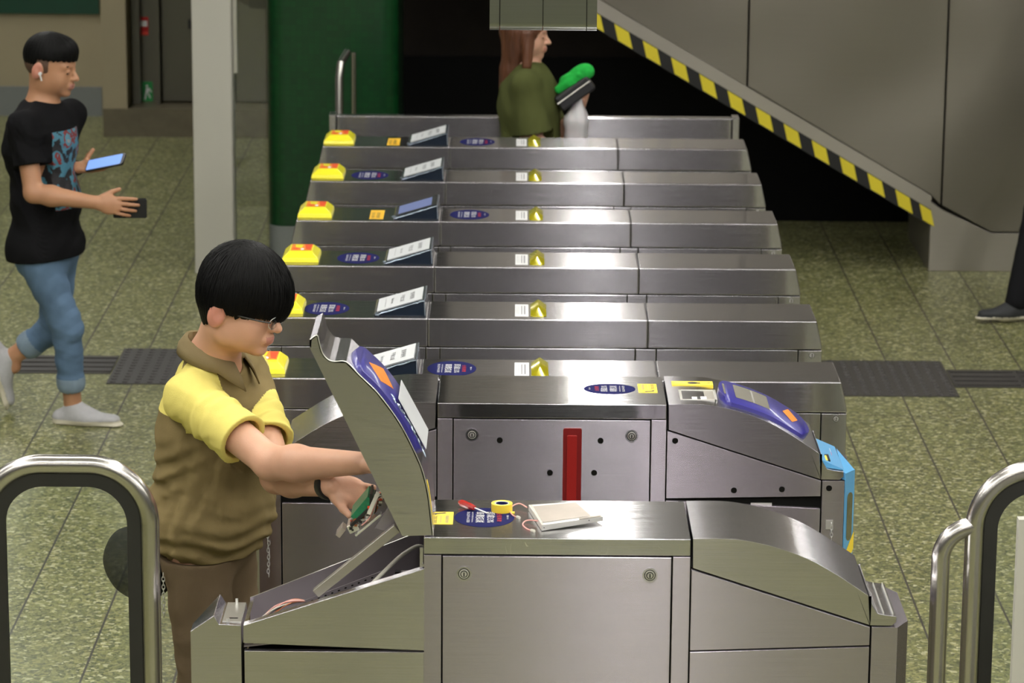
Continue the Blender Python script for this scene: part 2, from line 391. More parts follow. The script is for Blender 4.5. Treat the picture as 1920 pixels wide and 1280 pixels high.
# ------------------------------------------------------------------ the hall
def floor_mat():
    m, t, b = nt('green_terrazzo')
    geo = node(t, 'ShaderNodeNewGeometry'); L = t.links.new
    b.inputs['Roughness'].default_value = 0.38
    sep = node(t, 'ShaderNodeSeparateXYZ'); L(geo.outputs['Position'], sep.inputs[0])

    def math_(op, a, bb=None, c=None):
        n = node(t, 'ShaderNodeMath', operation=op)
        for i, v in enumerate((a, bb, c)):
            if v is None: continue
            if isinstance(v, (int, float)): n.inputs[i].default_value = v
            else: L(v, n.inputs[i])
        return n.outputs[0]
    # stone chips
    nz = node(t, 'ShaderNodeTexNoise'); nz.inputs['Scale'].default_value = 30; nz.inputs['Detail'].default_value = 3; L(geo.outputs['Position'], nz.inputs['Vector'])
    mv = node(t, 'ShaderNodeMix', data_type='VECTOR'); mv.inputs[0].default_value = 0.035; L(geo.outputs['Position'], mv.inputs[4]); L(nz.outputs['Color'], mv.inputs[5])
    v1 = node(t, 'ShaderNodeTexVoronoi'); v1.inputs['Scale'].default_value = 84; L(mv.outputs[1], v1.inputs['Vector'])
    v2 = node(t, 'ShaderNodeTexVoronoi'); v2.inputs['Scale'].default_value = 190; L(mv.outputs[1], v2.inputs['Vector'])
    s1 = node(t, 'ShaderNodeSeparateColor'); L(v1.outputs['Color'], s1.inputs[0])
    s2 = node(t, 'ShaderNodeSeparateColor'); L(v2.outputs['Color'], s2.inputs[0])
    ra = node(t, 'ShaderNodeValToRGB'); e = ra.color_ramp.elements
    cols = [(0.0, (0.02, 0.03, 0.015)), (0.16, (0.05, 0.065, 0.028)), (0.36, (0.115, 0.13, 0.045)), (0.62, (0.19, 0.195, 0.065)), (0.83, (0.30, 0.28, 0.11)), (1.0, (0.62, 0.60, 0.40))]
    e[0].position = 0; e[0].color = cols[0][1] + (1,); e[1].position = 1; e[1].color = cols[-1][1] + (1,)
    for p, c in cols[1:-1]: k = ra.color_ramp.elements.new(p); k.color = c + (1,)
    L(s1.outputs[0], ra.inputs[0])
    rb = node(t, 'ShaderNodeValToRGB'); f = rb.color_ramp.elements
    f[0].color = (0.04, 0.05, 0.02, 1); f[1].color = (0.36, 0.35, 0.18, 1); L(s2.outputs[1], rb.inputs[0])
    mx = node(t, 'ShaderNodeMix', data_type='RGBA'); mx.inputs[0].default_value = 0.34; L(ra.outputs[0], mx.inputs[6]); L(rb.outputs[0], mx.inputs[7])
    # patchiness slab by slab
    T = 0.2965
    off = math_('MULTIPLY', math_('LESS_THAN', sep.outputs[0], 0.1), 0.095)
    xs = math_('DIVIDE', math_('ADD', math_('SUBTRACT', sep.outputs[0], 1.683), off), T)
    fx = math_('ABSOLUTE', math_('SUBTRACT', math_('FRACT', math_('ADD', xs, 100.5)), 0.5))
    gx = math_('LESS_THAN', fx, 0.0125)
    ys = math_('DIVIDE', math_('SUBTRACT', sep.outputs[1], 15.68), 2.55)
    fy = math_('ABSOLUTE', math_('SUBTRACT', math_('FRACT', math_('ADD', ys, 100.5)), 0.5))
    gy = math_('MULTIPLY', math_('LESS_THAN', fy, 0.0016), 0.55)
    g = math_('MAXIMUM', gx, gy)
    cell = node(t, 'ShaderNodeCombineXYZ'); L(math_('FLOOR', math_('ADD', xs, 100.5)), cell.inputs[0]); L(math_('FLOOR', math_('ADD', ys, 100.5)), cell.inputs[1])
    wn = node(t, 'ShaderNodeTexWhiteNoise'); L(cell.outputs[0], wn.inputs['Vector'])
    n6 = node(t, 'ShaderNodeTexNoise'); n6.inputs['Scale'].default_value = 5; n6.inputs['Detail'].default_value = 4; L(geo.outputs['Position'], n6.inputs['Vector'])
    br = math_('ADD', math_('MULTIPLY', wn.outputs['Value'], 0.14), math_('MULTIPLY', n6.outputs['Fac'], 0.5))
    hs = node(t, 'ShaderNodeHueSaturation'); L(mx.outputs[2], hs.inputs['Color']); L(math_('ADD', br, 0.68), hs.inputs['Value'])
    mg = node(t, 'ShaderNodeMix', data_type='RGBA'); mg.inputs[7].default_value = (0.05, 0.045, 0.038, 1)
    L(g, mg.inputs[0]); L(hs.outputs[0], mg.inputs[6]); L(mg.outputs[2], b.inputs['Base Color'])
    return m


M['floor'] = floor_mat()
M['ceil'] = pmat('ceiling_panels', (0.34, 0.33, 0.31), 0.6, var=0.1)
M['wallgrey'] = pmat('hall_wall_paint', (0.27, 0.26, 0.27), 0.6, var=0.08, vscale=2)
M['beige'] = pmat('beige_tiles', (0.36, 0.31, 0.20), 0.5, var=0.08, vscale=3)
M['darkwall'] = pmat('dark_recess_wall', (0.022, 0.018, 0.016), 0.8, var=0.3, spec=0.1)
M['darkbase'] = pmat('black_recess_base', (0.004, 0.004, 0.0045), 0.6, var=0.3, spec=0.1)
M['greybase'] = pmat('grey_wall_base', (0.20, 0.215, 0.21), 0.5, var=0.06)
M['stone'] = pmat('brown_stone_plinth', (0.14, 0.12, 0.075), 0.4, var=0.35, vscale=12)
M['greenband'] = pmat('dark_green_band', (0.003, 0.05, 0.026), 0.4, var=0.15)
M['doormetal'] = pmat('painted_metal_door', (0.115, 0.11, 0.08), 0.42, metal=0.3, var=0.1, vscale=2)
M['whitecol'] = pmat('white_painted_column', (0.50, 0.49, 0.43), 0.5, var=0.03, vscale=2)
M['tactile'] = pmat('grey_tactile_tile', (0.045, 0.042, 0.040), 0.5, var=0.12, vscale=20)
M['hazy'] = pmat('hazard_yellow', (0.72, 0.60, 0.03), 0.5, var=0.08)
M['hazk'] = pmat('hazard_black', (0.01, 0.01, 0.01), 0.5, var=0.2)


def slabm(name, a, b, mat, kind='structure', **k): return MB().m(mat).box(a, b).build(name, kind=kind, **k)


slabm('floor', (-11, -8, -0.1), (11, 28, 0), M['floor'])
slabm('ceiling', (-11, -8, CEIL), (11, 28, CEIL + 0.1), M['ceil'])
slabm('wall_front', (-11, -8.1, 0), (11, -8, CEIL), M['wallgrey'])
slabm('wall_right', (11, -8, 0), (11.1, 28, CEIL), M['wallgrey'])
slabm('wall_left', (-11.1, -8, 0), (-11, 28, CEIL), M['wallgrey'])
# back left: beige wall, pilaster, plinth, service door
YB = at(100, 217, z=0).y
xa = at(193, 217, Y=YB).x
slabm('wall_back', (-11, YB, 0), (xa + 0.1, YB + 0.3, CEIL), M['beige'])
zb = at(100, 162, Y=YB).z
slabm('baseboard_back', (-11, YB - 0.012, 0), (xa - 0.002, YB, zb), M['greybase'])
zg = at(100, 25, Y=YB).z
slabm('trim_1', (-11, YB - 0.03, zg), (at(187, 25, Y=YB).x, YB, CEIL), M['greenband'])
YP = at(300, 256, z=0).y
zp = at(300, 204, Y=YP).z
x0, x1, x2 = at(194, 230, Y=YP).x, at(238, 150, Y=YP).x, at(520, 150, Y=YP).x
slabm('wall_pilaster', (x0, YP, zp), (x1, YP + 0.9, CEIL), M['beige'])
slabm('baseboard_stone', (x0, YP - 0.015, 0), (x2 + 1.2, YP + 0.3, zp), M['stone'])
slabm('wall_recess', (x1, YP + 0.3, zp), (x2 + 1.2, YP + 0.5, CEIL), M['doormetal'])
d1 = MB().m(M['doormetal']).box((x1 + 0.01, YP + 0.2, zp), (x1 + 0.06, YP + 0.3, CEIL)).box((at(287, 100, Y=YP).x, YP + 0.18, zp), (at(293, 100, Y=YP).x, YP + 0.3, CEIL)).build('trim_2', kind='structure')
dr = MB().m(M['doormetal']).box((at(295, 100, Y=YP).x, YP + 0.25, zp + 0.01), (at(434, 100, Y=YP).x, YP + 0.295, CEIL - 0.4)).build('door_1', kind='structure', bevel=0.004)
MB().m(M['black']).box((at(346, 50, Y=YP).x, YP + 0.21, at(300, 62, Y=YP).z), (at(352, 50, Y=YP).x, YP + 0.25, at(300, 46, Y=YP).z)).build('door_handle', dr)
MB().m(M['doormetal']).box((at(437, 100, Y=YP).x, YP + 0.25, zp + 0.01), (at(498, 100, Y=YP).x, YP + 0.295, CEIL - 0.4)).build('door_2', kind='structure', bevel=0.004)


def flatsign(name, px0, py0, px1, py1, Y, bands, label, cat, deco=None):
    a = at(px0, py1, Y=Y); b = at(px1, py0, Y=Y); H = b.z - a.z; mb = MB()
    for f0, f1, g0, g1, mt, th in bands:
        mb.m(mt).box((a.x + (b.x - a.x) * f0, Y - th, a.z + H * g0), (a.x + (b.x - a.x) * f1, Y, a.z + H * g1))
    if deco: deco(mb, a, b)
    return mb.build(name, label=label, cat=cat)


def deco1(mb, a, b):
    mb.m(M['red']).text('FIRE', ((a.x + b.x) / 2, a.y - 0.0045, a.z + (b.z - a.z) * 0.62), (1, 0, 0), (0, 0, 1), 0.045, 0.02, 0.0004)


flatsign('door_notice', 253, 32, 278, 66, YP + 0.3, [(0, 1, 0, 1, M['red'], 0.002), (0.08, 0.92, 0.48, 0.8, M['white'], 0.004), (0.03, 0.97, 0.02, 0.2, pmat('bright_red', (0.7, 0.04, 0.02), 0.4), 0.004)],
         'small red notice with white band high on the metal service door frame', 'sign')
M['sgreen'] = pmat('safety_green', (0.01, 0.28, 0.06), 0.4)


def deco2(mb, a, b):
    W = b.x - a.x; H = b.z - a.z; y = a.y - 0.006
    mb.m(M['redprint']).box((a.x + W * .17, y, a.z + H * .15), (a.x + W * .4, a.y, a.z + H * .72)).box((a.x + W * .24, y, a.z + H * .72), (a.x + W * .33, a.y, a.z + H * .84))
    mb.m(M['white'])
    mb.cyl((a.x + W * .7, y, a.z + H * .78), (a.x + W * .7, a.y, a.z + H * .78), W * .06)
    for q in ([(.6, .4), (.78, .45), (.84, .68), (.66, .7)], [(.6, .4), (.68, .4), (.62, .1), (.54, .1)], [(.72, .42), (.8, .42), (.9, .2), (.84, .16)], [(.84, .68), (.95, .5), (.92, .45), (.8, .6)]):
        mb.prism([(a.x + W * u, a.z + H * v) for u, v in q], y, a.y)


flatsign('extinguisher_sign', 252, 153, 286, 190, YP + 0.3, [(0, 1, 0, 1, M['sgreen'], 0.003)], 'green fire extinguisher sign with red extinguisher low on the metal door frame', 'sign', deco2)

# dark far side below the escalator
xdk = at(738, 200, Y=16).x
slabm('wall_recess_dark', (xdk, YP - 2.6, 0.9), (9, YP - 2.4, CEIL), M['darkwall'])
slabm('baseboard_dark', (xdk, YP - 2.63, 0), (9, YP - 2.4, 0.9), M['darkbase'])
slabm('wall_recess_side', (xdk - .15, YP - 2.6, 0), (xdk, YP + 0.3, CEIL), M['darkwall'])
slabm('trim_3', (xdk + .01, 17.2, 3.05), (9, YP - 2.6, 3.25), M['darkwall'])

# white column, glass screen, green column
YC = 15.9
ca, cb = at(359, 60, Y=YC).x, at(433, 60, Y=YC).x
wc = MB().m(M['whitecol']).box((ca, YC, 0), (cb, YC + 0.2, CEIL)).build('column', bevel=0.006, label='plain square white painted column left of the green pillar', cat='column')
M['glass'] = pmat('clear_glass', (0.95, 0.99, 0.97), 0.0, trans=1.0, spec=0.5)
gl = empty('glass_screen', (at(465, 300, Y=YC).x, YC + 0.1, 0), 'clear glass screen between the white column and the green pillar', 'glass panel')
MB().m(M['glass']).box((cb + 0.004, YC + 0.09, 0.03), (at(498, 300, Y=YC).x, YC + 0.1, 3.3)).build('glass_pane', gl)
MB().m(M['alu']).box((cb + 0.003, YC + 0.075, at(436, 141, Y=YC).z), (cb + 0.022, YC + 0.115, 3.3)).build('clamp', gl, label='pale vertical glazing clamp')
MB().m(M['alu']).box((cb + 0.003, YC + 0.07, 0.0), (at(498, 300, Y=YC).x, YC + 0.12, 0.03)).build('bottom_rail', gl)


def green_mat():
    m, t, b = nt('green_mosaic'); L = t.links.new
    tc = node(t, 'ShaderNodeNewGeometry')
    br = node(t, 'ShaderNodeTexBrick'); br.offset = 0; br.inputs['Scale'].default_value = 1; br.inputs['Brick Width'].default_value = 0.03; br.inputs['Row Height'].default_value = 0.03
    br.inputs['Mortar Size'].default_value = 0.0012
    br.inputs['Color1'].default_value = (0.003, 0.036, 0.010, 1); br.inputs['Color2'].default_value = (0.004, 0.052, 0.013, 1); br.inputs['Mortar'].default_value = (0.004, 0.03, 0.01, 1)
    sp = node(t, 'ShaderNodeSeparateXYZ'); L(tc.outputs['Position'], sp.inputs[0]); cx = node(t, 'ShaderNodeCombineXYZ'); L(sp.outputs[0], cx.inputs[0]); L(sp.outputs[2], cx.inputs[1])
    L(cx.outputs[0], br.inputs['Vector']); L(br.outputs['Color'], b.inputs['Base Color']); b.inputs['Roughness'].default_value = 0.3
    return m


M['green'] = green_mat()
gx0, gx1 = at(500, 200, Y=16).x, at(746, 200, Y=16).x
zg0 = at(505, 424, Y=16).z
gc = empty('pillar', ((gx0 + gx1) / 2, 16.3, 0), 'wide dark green mosaic tiled pillar on a grey base behind the gates', 'pillar')
MB().m(M['green']).prism(rrect(gx0, 16.0, gx1, 16.9, 0.09, 8), zg0, CEIL, 'z').build('shaft', gc, smooth=True)
MB().m(M['greybase']).prism(rrect(gx0 + 0.0, 16.0 - 0.01, gx1, 16.9, 0.09, 8), 0, zg0, 'z').build('base', gc, smooth=True)

# grab rail on the green pillar side
rt = at(640, 92, Y=15.45); rb_ = at(636, 215, Y=15.45)
gr = empty('handrail', (rb_.x, 15.45, 0), 'slim steel stair handrail rising in front of the green pillar', 'handrail')
hx0, hx1 = at(636, 150, Y=15.45).x, at(658, 150, Y=15.45).x
zt = at(640, 128, Y=15.45).z
MB().m(M['tube']).tube([(hx0, 15.45, 0), (hx0, 15.45, zt - .05), (hx0 + .006, 15.47, zt + .02), (hx0 + .03, 15.6, at(655, 88, Y=15.8).z)], 0.02).build('rail', gr, smooth=True)
MB().m(M['tube']).cyl((hx1, 15.72, 0), (hx1, 15.72, zt + .04), 0.012).build('post', gr, smooth=True)

# escalator side clad in steel
YE = 16.1
A = at(1110, 18, Y=YE); B = at(1745, 392, Y=YE); Cc = at(1740, 503, Y=YE)
esc = empty('escalator', (4.5, YE, 0), 'escalator side clad in large dull stainless steel panels, sloping up to the left', 'escalator')
sl = (A.z - B.z) / (A.x - B.x)


def zline(x, off=0.0): return B.z + sl * (x - B.x) + off


xl = -0.35
xs1 = at(1402, 120, Y=YE).x; xs2 = at(1772, 200, Y=YE).x
band = 0.075
YEb = YE + 0.9


def panel(pts, mat=None, nm='side_panel', y0=YE, lab=None): return MB().m(mat or M['wallsteel']).prism(pts, y0, YEb).build(nm, esc, bevel=0.003, label=lab)


g = 0.004
panel([(xl, zline(xl, band)), (xs1 - g, zline(xs1, band)), (xs1 - g, CEIL - .01), (xl, CEIL - .01)])
panel([(xs1 + g, zline(xs1, band)), (B.x, zline(B.x, band)), (xs2 - g, B.z + .02), (xs2 - g, CEIL - .01), (xs1 + g, CEIL - .01)])
zlow = at(1880, 436, Y=YE).z
xd = at(1858, 436, Y=YE).x
panel([(xs2 + g, B.z + .02), (xd, zlow + g), (9, zlow + g), (9, CEIL - .01), (xs2 + g, CEIL - .01)])
panel([(B.x, 0.0), (9, 0.0), (9, zlow - g), (xd, zlow - g), (xs2, B.z), (B.x, B.z + .04)], M['wallsteel_light'], 'base_panel', lab='paler steel panel at the foot')
# lighter flange, then hazard stripes along the sloping edge
MB().m(M['wallsteel_light']).prism([(xl, zline(xl, -0.0)), (B.x, zline(B.x, 0)), (B.x, zline(B.x, band - 0.003)), (xl, zline(xl, band - 0.003))], YE - 0.012, YEb).build('edge_flange', esc)
mb = MB(); x = B.x; step = 0.0795; k = 0
hw = 0.083
mb.m(M['hazk']).prism([(xl, zline(xl, -hw)), (B.x, zline(B.x, -hw)), (B.x, zline(B.x, -.001)), (xl, zline(xl, -.001))], YE - 0.010, YE + 0.3)
while x > xl + 0.2:
    w_ = 0.06 if k == 0 else step * 0.93
    mb.m(M['hazy']).prism([(x - w_, zline(x - w_, -0.004)), (x, zline(x, -0.004)), (x + 0.02, zline(x + 0.02, -hw + 0.006)), (x + 0.02 - w_, zline(x + 0.02 - w_, -hw + 0.006))], YE - 0.013, YE - 0.006)
    x -= (step * 1.41 if k == 0 else step * 1.82); k += 1
mb.build('hazard_strip', esc, label='black and yellow hazard striped strip')

# tactile paving
def tactile(name, px0, px1, py0, py1, dots, label, split=None):
    y1_, y0_ = at(960, py0, z=0).y, at(960, py1, z=0).y
    xa_, xb_ = at(px0, (py0 + py1) / 2, z=0).x, at(px1, (py0 + py1) / 2, z=0).x
    mb = MB().m(M['tactile']).box((xa_, y0_, 0), (xb_, y1_, 0.004))
    if dots:
        nx = int((xb_ - xa_) / 0.05); ny = int((y1_ - y0_) / 0.05)
        for i in range(nx):
            for j in range(ny):
                mb.cyl((xa_ + .025 + i * (xb_ - xa_) / nx, y0_ + .025 + j * (y1_ - y0_) / ny, .004), (xa_ + .025 + i * (xb_ - xa_) / nx, y0_ + .025 + j * (y1_ - y0_) / ny, .009), .0145, 8, .010)
    else:
        x = xa_
        while x < xb_ - 0.1:
            for j in range(4):
                yy = y0_ + (y1_ - y0_) * (j + 0.5) / 4
                mb.box((x + .01, yy - .018, .004), (min(x + .29, xb_), yy + .018, .009))
            x += 0.3
    return mb.build(name, label=label, cat='tactile paving')


tactile('guiding_strip', -260, 212, 674, 707, 0, 'dark grey ribbed guiding strip on the floor left of the gates')
tactile('warning_tile', 213, 420, 660, 726, 1, 'dark grey studded warning tiles on the floor left of the gates')
tactile('warning_tile', 1400, 1778, 672, 738, 1, 'dark grey studded warning tiles on the floor right of the gates')
tactile('guiding_strip', 1779, 2300, 688, 720, 0, 'dark grey ribbed guiding strip leading right across the floor')

# hanging box
YH = 7.9
h0, h1 = at(917, 58, Y=YH), at(1120, 60, Y=YH)
hb = empty('hanging_sign_box', ((h0.x + h1.x) / 2, YH, h0.z), 'brushed steel box hanging from the ceiling above the gates', 'sign box')
hz = h0.z
seams = [h0.x, at(937, 40, Y=YH).x, at(1018, 40, Y=YH).x, at(1100, 40, Y=YH).x, h1.x]
for i in range(4):
    MB().m(M['signsteel']).prism(rrect(YH, hz, YH + 0.14, hz + 1.2, 0.018, 5), seams[i] + 0.0012, seams[i + 1] - 0.0012).bm.free()
    mb = MB().m(M['signsteel']); prof = rrect(YH, hz, YH + 0.14, hz + 1.2, 0.02, 5)
    n = len(prof)
    Aa = [(seams[i] + .0012, p[0], p[1]) for p in prof]; Bb = [(seams[i + 1] - .0012, p[0], p[1]) for p in prof]
    mb.faces(Aa + Bb, [tuple(range(n)), tuple(range(2 * n - 1, n - 1, -1))] + [(q, n + q, n + (q + 1) % n, (q + 1) % n) for q in range(n)])
    mb.build('casing', hb, smooth=True)
MB().m(M['black']).box((seams[0] + .01, YH + .01, hz + .012), (seams[4] - .01, YH + .13, hz + 1.19)).build('core', hb)
MB().m(M['tube']).cyl(((h0.x + h1.x) / 2, YH + .07, hz + 1.19), ((h0.x + h1.x) / 2, YH + .07, CEIL), .02).build('hanger', hb, smooth=True)
# ------------------------------------------------------------------ older gates (nearest two)
Y1 = 7.462; DEP = 0.333
XC1 = at(1045, 1010, Y=Y1).x
ZT = at(1045, 1009, Y=Y1).z


def q1(px, py):
    p = at(px, py, Y=Y1); return (p.x - XC1, p.z)


HOODR = [q1(*p) for p in [(1299.5, 1010), (1345, 1009.5), (1391, 1012), (1452, 1025), (1514, 1047), (1562, 1073), (1604, 1100), (1628, 1116)]]
TONGUE = [q1(*p) for p in [(1630, 1119), (1636, 1135), (1645, 1149), (1656, 1152), (1681, 1155), (1681, 1166), (1672, 1173), (1633, 1174)]]
SEAMR = q1(1299.5, 1067); SEAMR2 = q1(1633, 1174)
DIV = [q1(1297, 1221)[1], q1(1630, 1211)[1]]
XS = q1(1297, 1010)[0]; XE = q1(1633, 1174)[0]; XE2 = q1(1682, 1200)[0]; XE3 = q1(1706, 1200)[0]
G = 0.0022


def lock(parent, x, y, z, r=0.0165):
    mb = MB().m(M['steel']).cyl((x, y + .001, z), (x, y - .0012, z), r * 1.12, 28)
    mb.m(M['gap']).cyl((x, y, z), (x, y - .0018, z), r * 0.84, 28)
    mb.m(M['chrome']).cyl((x, y, z), (x, y - .0035, z), r * 0.78, 28, r * .70).m(M['gap']).cyl((x, y, z), (x, y - .0037, z), r * .55, 24).m(M['chrome']).cyl((x, y, z), (x, y - .006, z), r * 0.46, 24, r * .40)
    mb.m(M['gap']).box((x - .0014, y - .0068, z - .005), (x + .0014, y - .0058, z + .005))
    return mb.build('lock', parent, smooth=True)


def dot(mb, x, y, z, r=0.0085): mb.m(M['gap']).cyl((x, y, z), (x, y - .0012, z), r, 20)


def oval_sticker(parent, o, u, v, a, b, full=True, name='oval_sticker'):
    """dark blue oval; text reads along v-direction-turned axis"""
    o = Vector(o); u = Vector(u).normalized(); v = Vector(v).normalized()
    mb = MB().m(M['navy']).slab(o, u, v, ellipse(0, 0, a, b), 0.0006)
    n = u.cross(v) * 0.0009; oo = o + n
    # lettering runs down the short axis: reading direction -v, its up direction +u
    def T(s, du, w, h, mt): mb.m(mt).text(s, oo + u * du, -v, u, w, h, 0.0003)
    T('港鐵 MTR', a * 0.78, b * 0.42, a * 0.07, M['white'])
    T('全程車費', a * 0.50, b * 0.9, a * 0.17, M['red'])
    T('即減3.3%', a * 0.22, b * 1.12, a * 0.28, M['white'])
    T('車費扣減', a * -0.14, b * 1.12, a * 0.30, M['white'])
    T('2019-2020 Rebate', a * -0.39, b * 1.1, a * 0.05, M['white'])
    T('30.6.2019-4.4.2020', a * -0.53, b * 1.12, a * 0.10, M['white'])
    return mb.build(name, parent)


def phone_sticker(parent, o, u, v, w, h):
    o = Vector(o); u = Vector(u).normalized(); v = Vector(v).normalized()
    mb = MB().m(M['yellowstick']).slab(o, u, v, rrect(-w / 2, -h / 2, w / 2, h / 2, .003, 3), 0.0006)
    oo = o + u.cross(v) * 0.0009
    mb.m(M['ink']).text('2920 2050', oo - u * (w * .27) - v * (h * .14), -v, u, h * .56, w * .16, .0003)
    mb.m(M['greyink']).text('Customer Service Hotline', oo - u * (w * .02) - v * (h * .12), -v, u, h * .56, w * .08, .0003)
    mb.m(M['greyink']).text('車站職員求助熱線', oo + u * (w * .24) - v * (h * .12), -v, u, h * .58, w * .16, .0003)
    pts = [(-w * .36, h * .25), (-w * .30, h * .36), (-w * .1, h * .39), (w * .12, h * .44), (w * .19, h * .40), (w * .12, h * .36), (-w * .05, h * .34), (-w * .2, h * .31), (-w * .26, h * .24)]
    mb.m(M['ink']).slab(oo, u, v, pts, .0003)
    return mb.build('phone_sticker', parent)


def notice(parent, o, u, v, w, h, name='paper_notice'):
    """white out-of-service paper; lettering reads along -v with up = u"""
    o = Vector(o); u = Vector(u).normalized(); v = Vector(v).normalized()
    mb = MB().m(M['paper']).slab(o, u, v, [(-w / 2, -h / 2), (w / 2, -h / 2), (w / 2, h / 2), (-w / 2, h / 2)], 0.0012)
    oo = o + u.cross(v) * 0.0014
    for s, du, ww, hh in (('暫停使用', .27, .52, .105), ('不便之處', .05, .52, .10), ('Not in use', -.17, .42, .07), ('Sorry for inconvenience', -.33, .66, .045)):
        mb.m(M['ink'] if hh > .05 else M['greyink']).text(s, oo + u * (w * du), -v, u, h * ww, w * hh, .0003)
    return mb.build(name, parent)


def strip_along(mb, pts, y0, y1, off, th, mat, edge_r=0.0):
    """a plate th thick laid along curve pts (x,z), between y0 and y1"""
    P = [Vector((p[0], 0, p[1])) for p in pts]; n = len(P); up = []; lo = []
    for i in range(n):
        t = (P[min(i + 1, n - 1)] - P[max(i - 1, 0)]).normalized(); nn = Vector((-t.z, 0, t.x))
        if nn.z < 0 and abs(nn.z) > abs(nn.x): nn = -nn
        lo.append(P[i] + nn * off); up.append(P[i] + nn * (off + th))
    prof = [(p.x, p.z) for p in lo] + [(p.x, p.z) for p in reversed(up)]
    mb.m(mat).prism(prof, y0, y1)
    return up


def old_gate(name, Yn, XC, label, left_open, reader):
    Yb = Yn + DEP; o = empty(name, (XC, Yn + DEP / 2, 0), label, 'ticket gate')
    S = M['steel_old']

    def sx(p, s=1): return (XC + s * p[0], p[1])
    zc = ZT - 0.0445
    z_open = 0.02 if not left_open else 0.0
    # core
    cb_ = MB().m(M['gap']).box((XC - XS + .004, Yn + .012, 0.01), (XC + XS - .004, Yb - .012, ZT - .02))
    cb_.prism([sx(p) for p in [(XS - .01, 0.01), (XE2 - .012, 0.01), (XE2 - .012, TONGUE[5][1] - .02), (XE, SEAMR2[1]), (XS - .01, SEAMR[1] + .006)]], Yn + .012, Yb - .012)
    if not left_open:
        cb_.prism([sx(p, -1) for p in [(XS - .01, 0.01), (XE2 - .012, 0.01), (XE2 - .012, TONGUE[5][1] - .02), (XE, SEAMR2[1]), (XS - .01, SEAMR[1] + .006)]], Yn + .012, Yb - .012)
    cb_.build('inner_body', o)
    MB().m(M['steel_top']).box((XC - XS + G, Yn, zc + G), (XC + XS - G, Yb, ZT)).build('top_cover', o, bevel=.0022)
    sw = 0.0468
    MB().m(S).box((XC - XS + G, Yn, 0), (XC - XS + sw - G, Yb, zc - G * .3)).build('frame_post', o, bevel=.0012)
    MB().m(S).box((XC + XS - sw + G, Yn, 0), (XC + XS - G, Yb, zc - G * .3)).build('frame_post', o, bevel=.0012)
    dr = MB().m(S).box((XC - XS + sw + G * .6, Yn + .0005, 0.06), (XC + XS - sw - G * .6, Yn + .02, zc - G * 1.2))
    if reader:
        dr_w = (1211 - 852) / 659.
        for px, py in ((937, 825), (1126, 826), (1031, 886), (1114, 886)):
            p = at(px, py, Y=Yn); dot(dr, p.x, Yn, p.z)
    dr = dr.build('access_door', o, bevel=.0016)
    for s in (-1, 1): lock(dr, XC + s * 0.2265, Yn, ZT - 0.0915)
    if reader:
        a, b = at(1056, 802, Y=Yn), at(1091, 802, Y=Yn)
        rp = MB().m(M['redpad_dark']).prism(rrect(a.x, 0.3, b.x, a.z, .006, 4), Yn - .004, Yn + .01).build('barrier_slot', o, bevel=.001)
        c, d = at(1063.5, 815, Y=Yn), at(1082, 815, Y=Yn)
        MB().m(M['redpad']).prism(rrect(c.x, 0.31, d.x, c.z, .003, 3), Yn - .010, Yn + .0).build('barrier_panel', rp, bevel=.001)
    # right hood
    tng_w = DEP - 0.07
    for s, op in ((1, False), (-1, left_open)):
        if op: continue
        hood = smoothline(HOODR, 5)
        prof = [sx(p, s) for p in hood] + [sx(p, s) for p in [(HOODR[-1][0] + .006, SEAMR2[1] + G), (SEAMR2[0] - .002, SEAMR2[1] + G * 1.4), (SEAMR[0], SEAMR[1] + G * 1.4)]]
        MB().m(M['steel']).prism(prof, Yn, Yb).build('hood', o, bevel=.0022, ang=25)
        th = [(HOODR[-1][0] + .0065, HOODR[-1][1] - .002)] + TONGUE[:-1] + [(HOODR[-1][0] + .0065, SEAMR2[1] + G)]
        tm = M['steel']
        MB().m(tm).prism([sx(p, s) for p in th], Yn, Yn + tng_w).build('ticket_plate', o, bevel=.0018, ang=25)
        # ridges on the ticket plate
        rb = MB().m(M['alu'])
        for xx in (TONGUE[3][0] + .002, TONGUE[4][0] - .008):
            rb.box((XC + s * xx - .001, Yn + .006, TONGUE[3][1] - .004), (XC + s * xx + .001, Yn + tng_w - .01, TONGUE[3][1] + .003))
        if not (reader and s == 1): rb.build('slot_rim', o)
        else: rb.bm.free()
        # side panels
        drop = 0.0 if not reader else 1.0
        if not reader:
            MB().m(S).prism([sx(p, s) for p in [(XS + .001, SEAMR[1] - G * .4), (XE - G, SEAMR2[1] - G), (XE - G, DIV[1] + G), (XS + .001, DIV[0] + G)]], Yn, Yb).build('side_panel', o, bevel=.0014)
            MB().m(S).prism([sx(p, s) for p in [(XS + .001, DIV[0] - G), (XE - G, DIV[1] - G), (XE - G, 0), (XS + .001, 0)]], Yn + .001, Yb).build('lower_panel', o, bevel=.0014)
        else:
            z1, z2 = at(1246, 934, Y=Yn).z, at(1533, 930, Y=Yn).z
            z3 = at(1533, 953, Y=Yn).z
            sp = MB().m(S).prism([sx(p, s) for p in [(XS + .001, SEAMR[1] - G * .4), (XE - G, SEAMR2[1] - G), (XE - G, z2), (XS + .001, z1)]], Yn, Yb)
            if s == 1:
                for px, py in ((1266, 826), (1376, 919), (1466, 917)): p = at(px, py, Y=Yn); dot(sp, p.x, Yn, p.z)
            sp.build('side_panel', o, bevel=.0014)
            zl = z3 if s == 1 else at(600, 943, Y=Yn).z
            MB().m(S).prism([sx(p, s) for p in [(XS + .001, zl + (.02 if s == 1 else 0)), (XE - G, zl), (XE - G, 0), (XS + .001, 0)]], Yn - .003, Yb).build('lower_panel', o, bevel=.0014)
            MB().m(M['chrome']).box((XC + s * .60 - .03, Yn + .008, z3 + .006), (XC + s * .60 + .03, Yn + .02, z3 + .013)).build('latch', o)
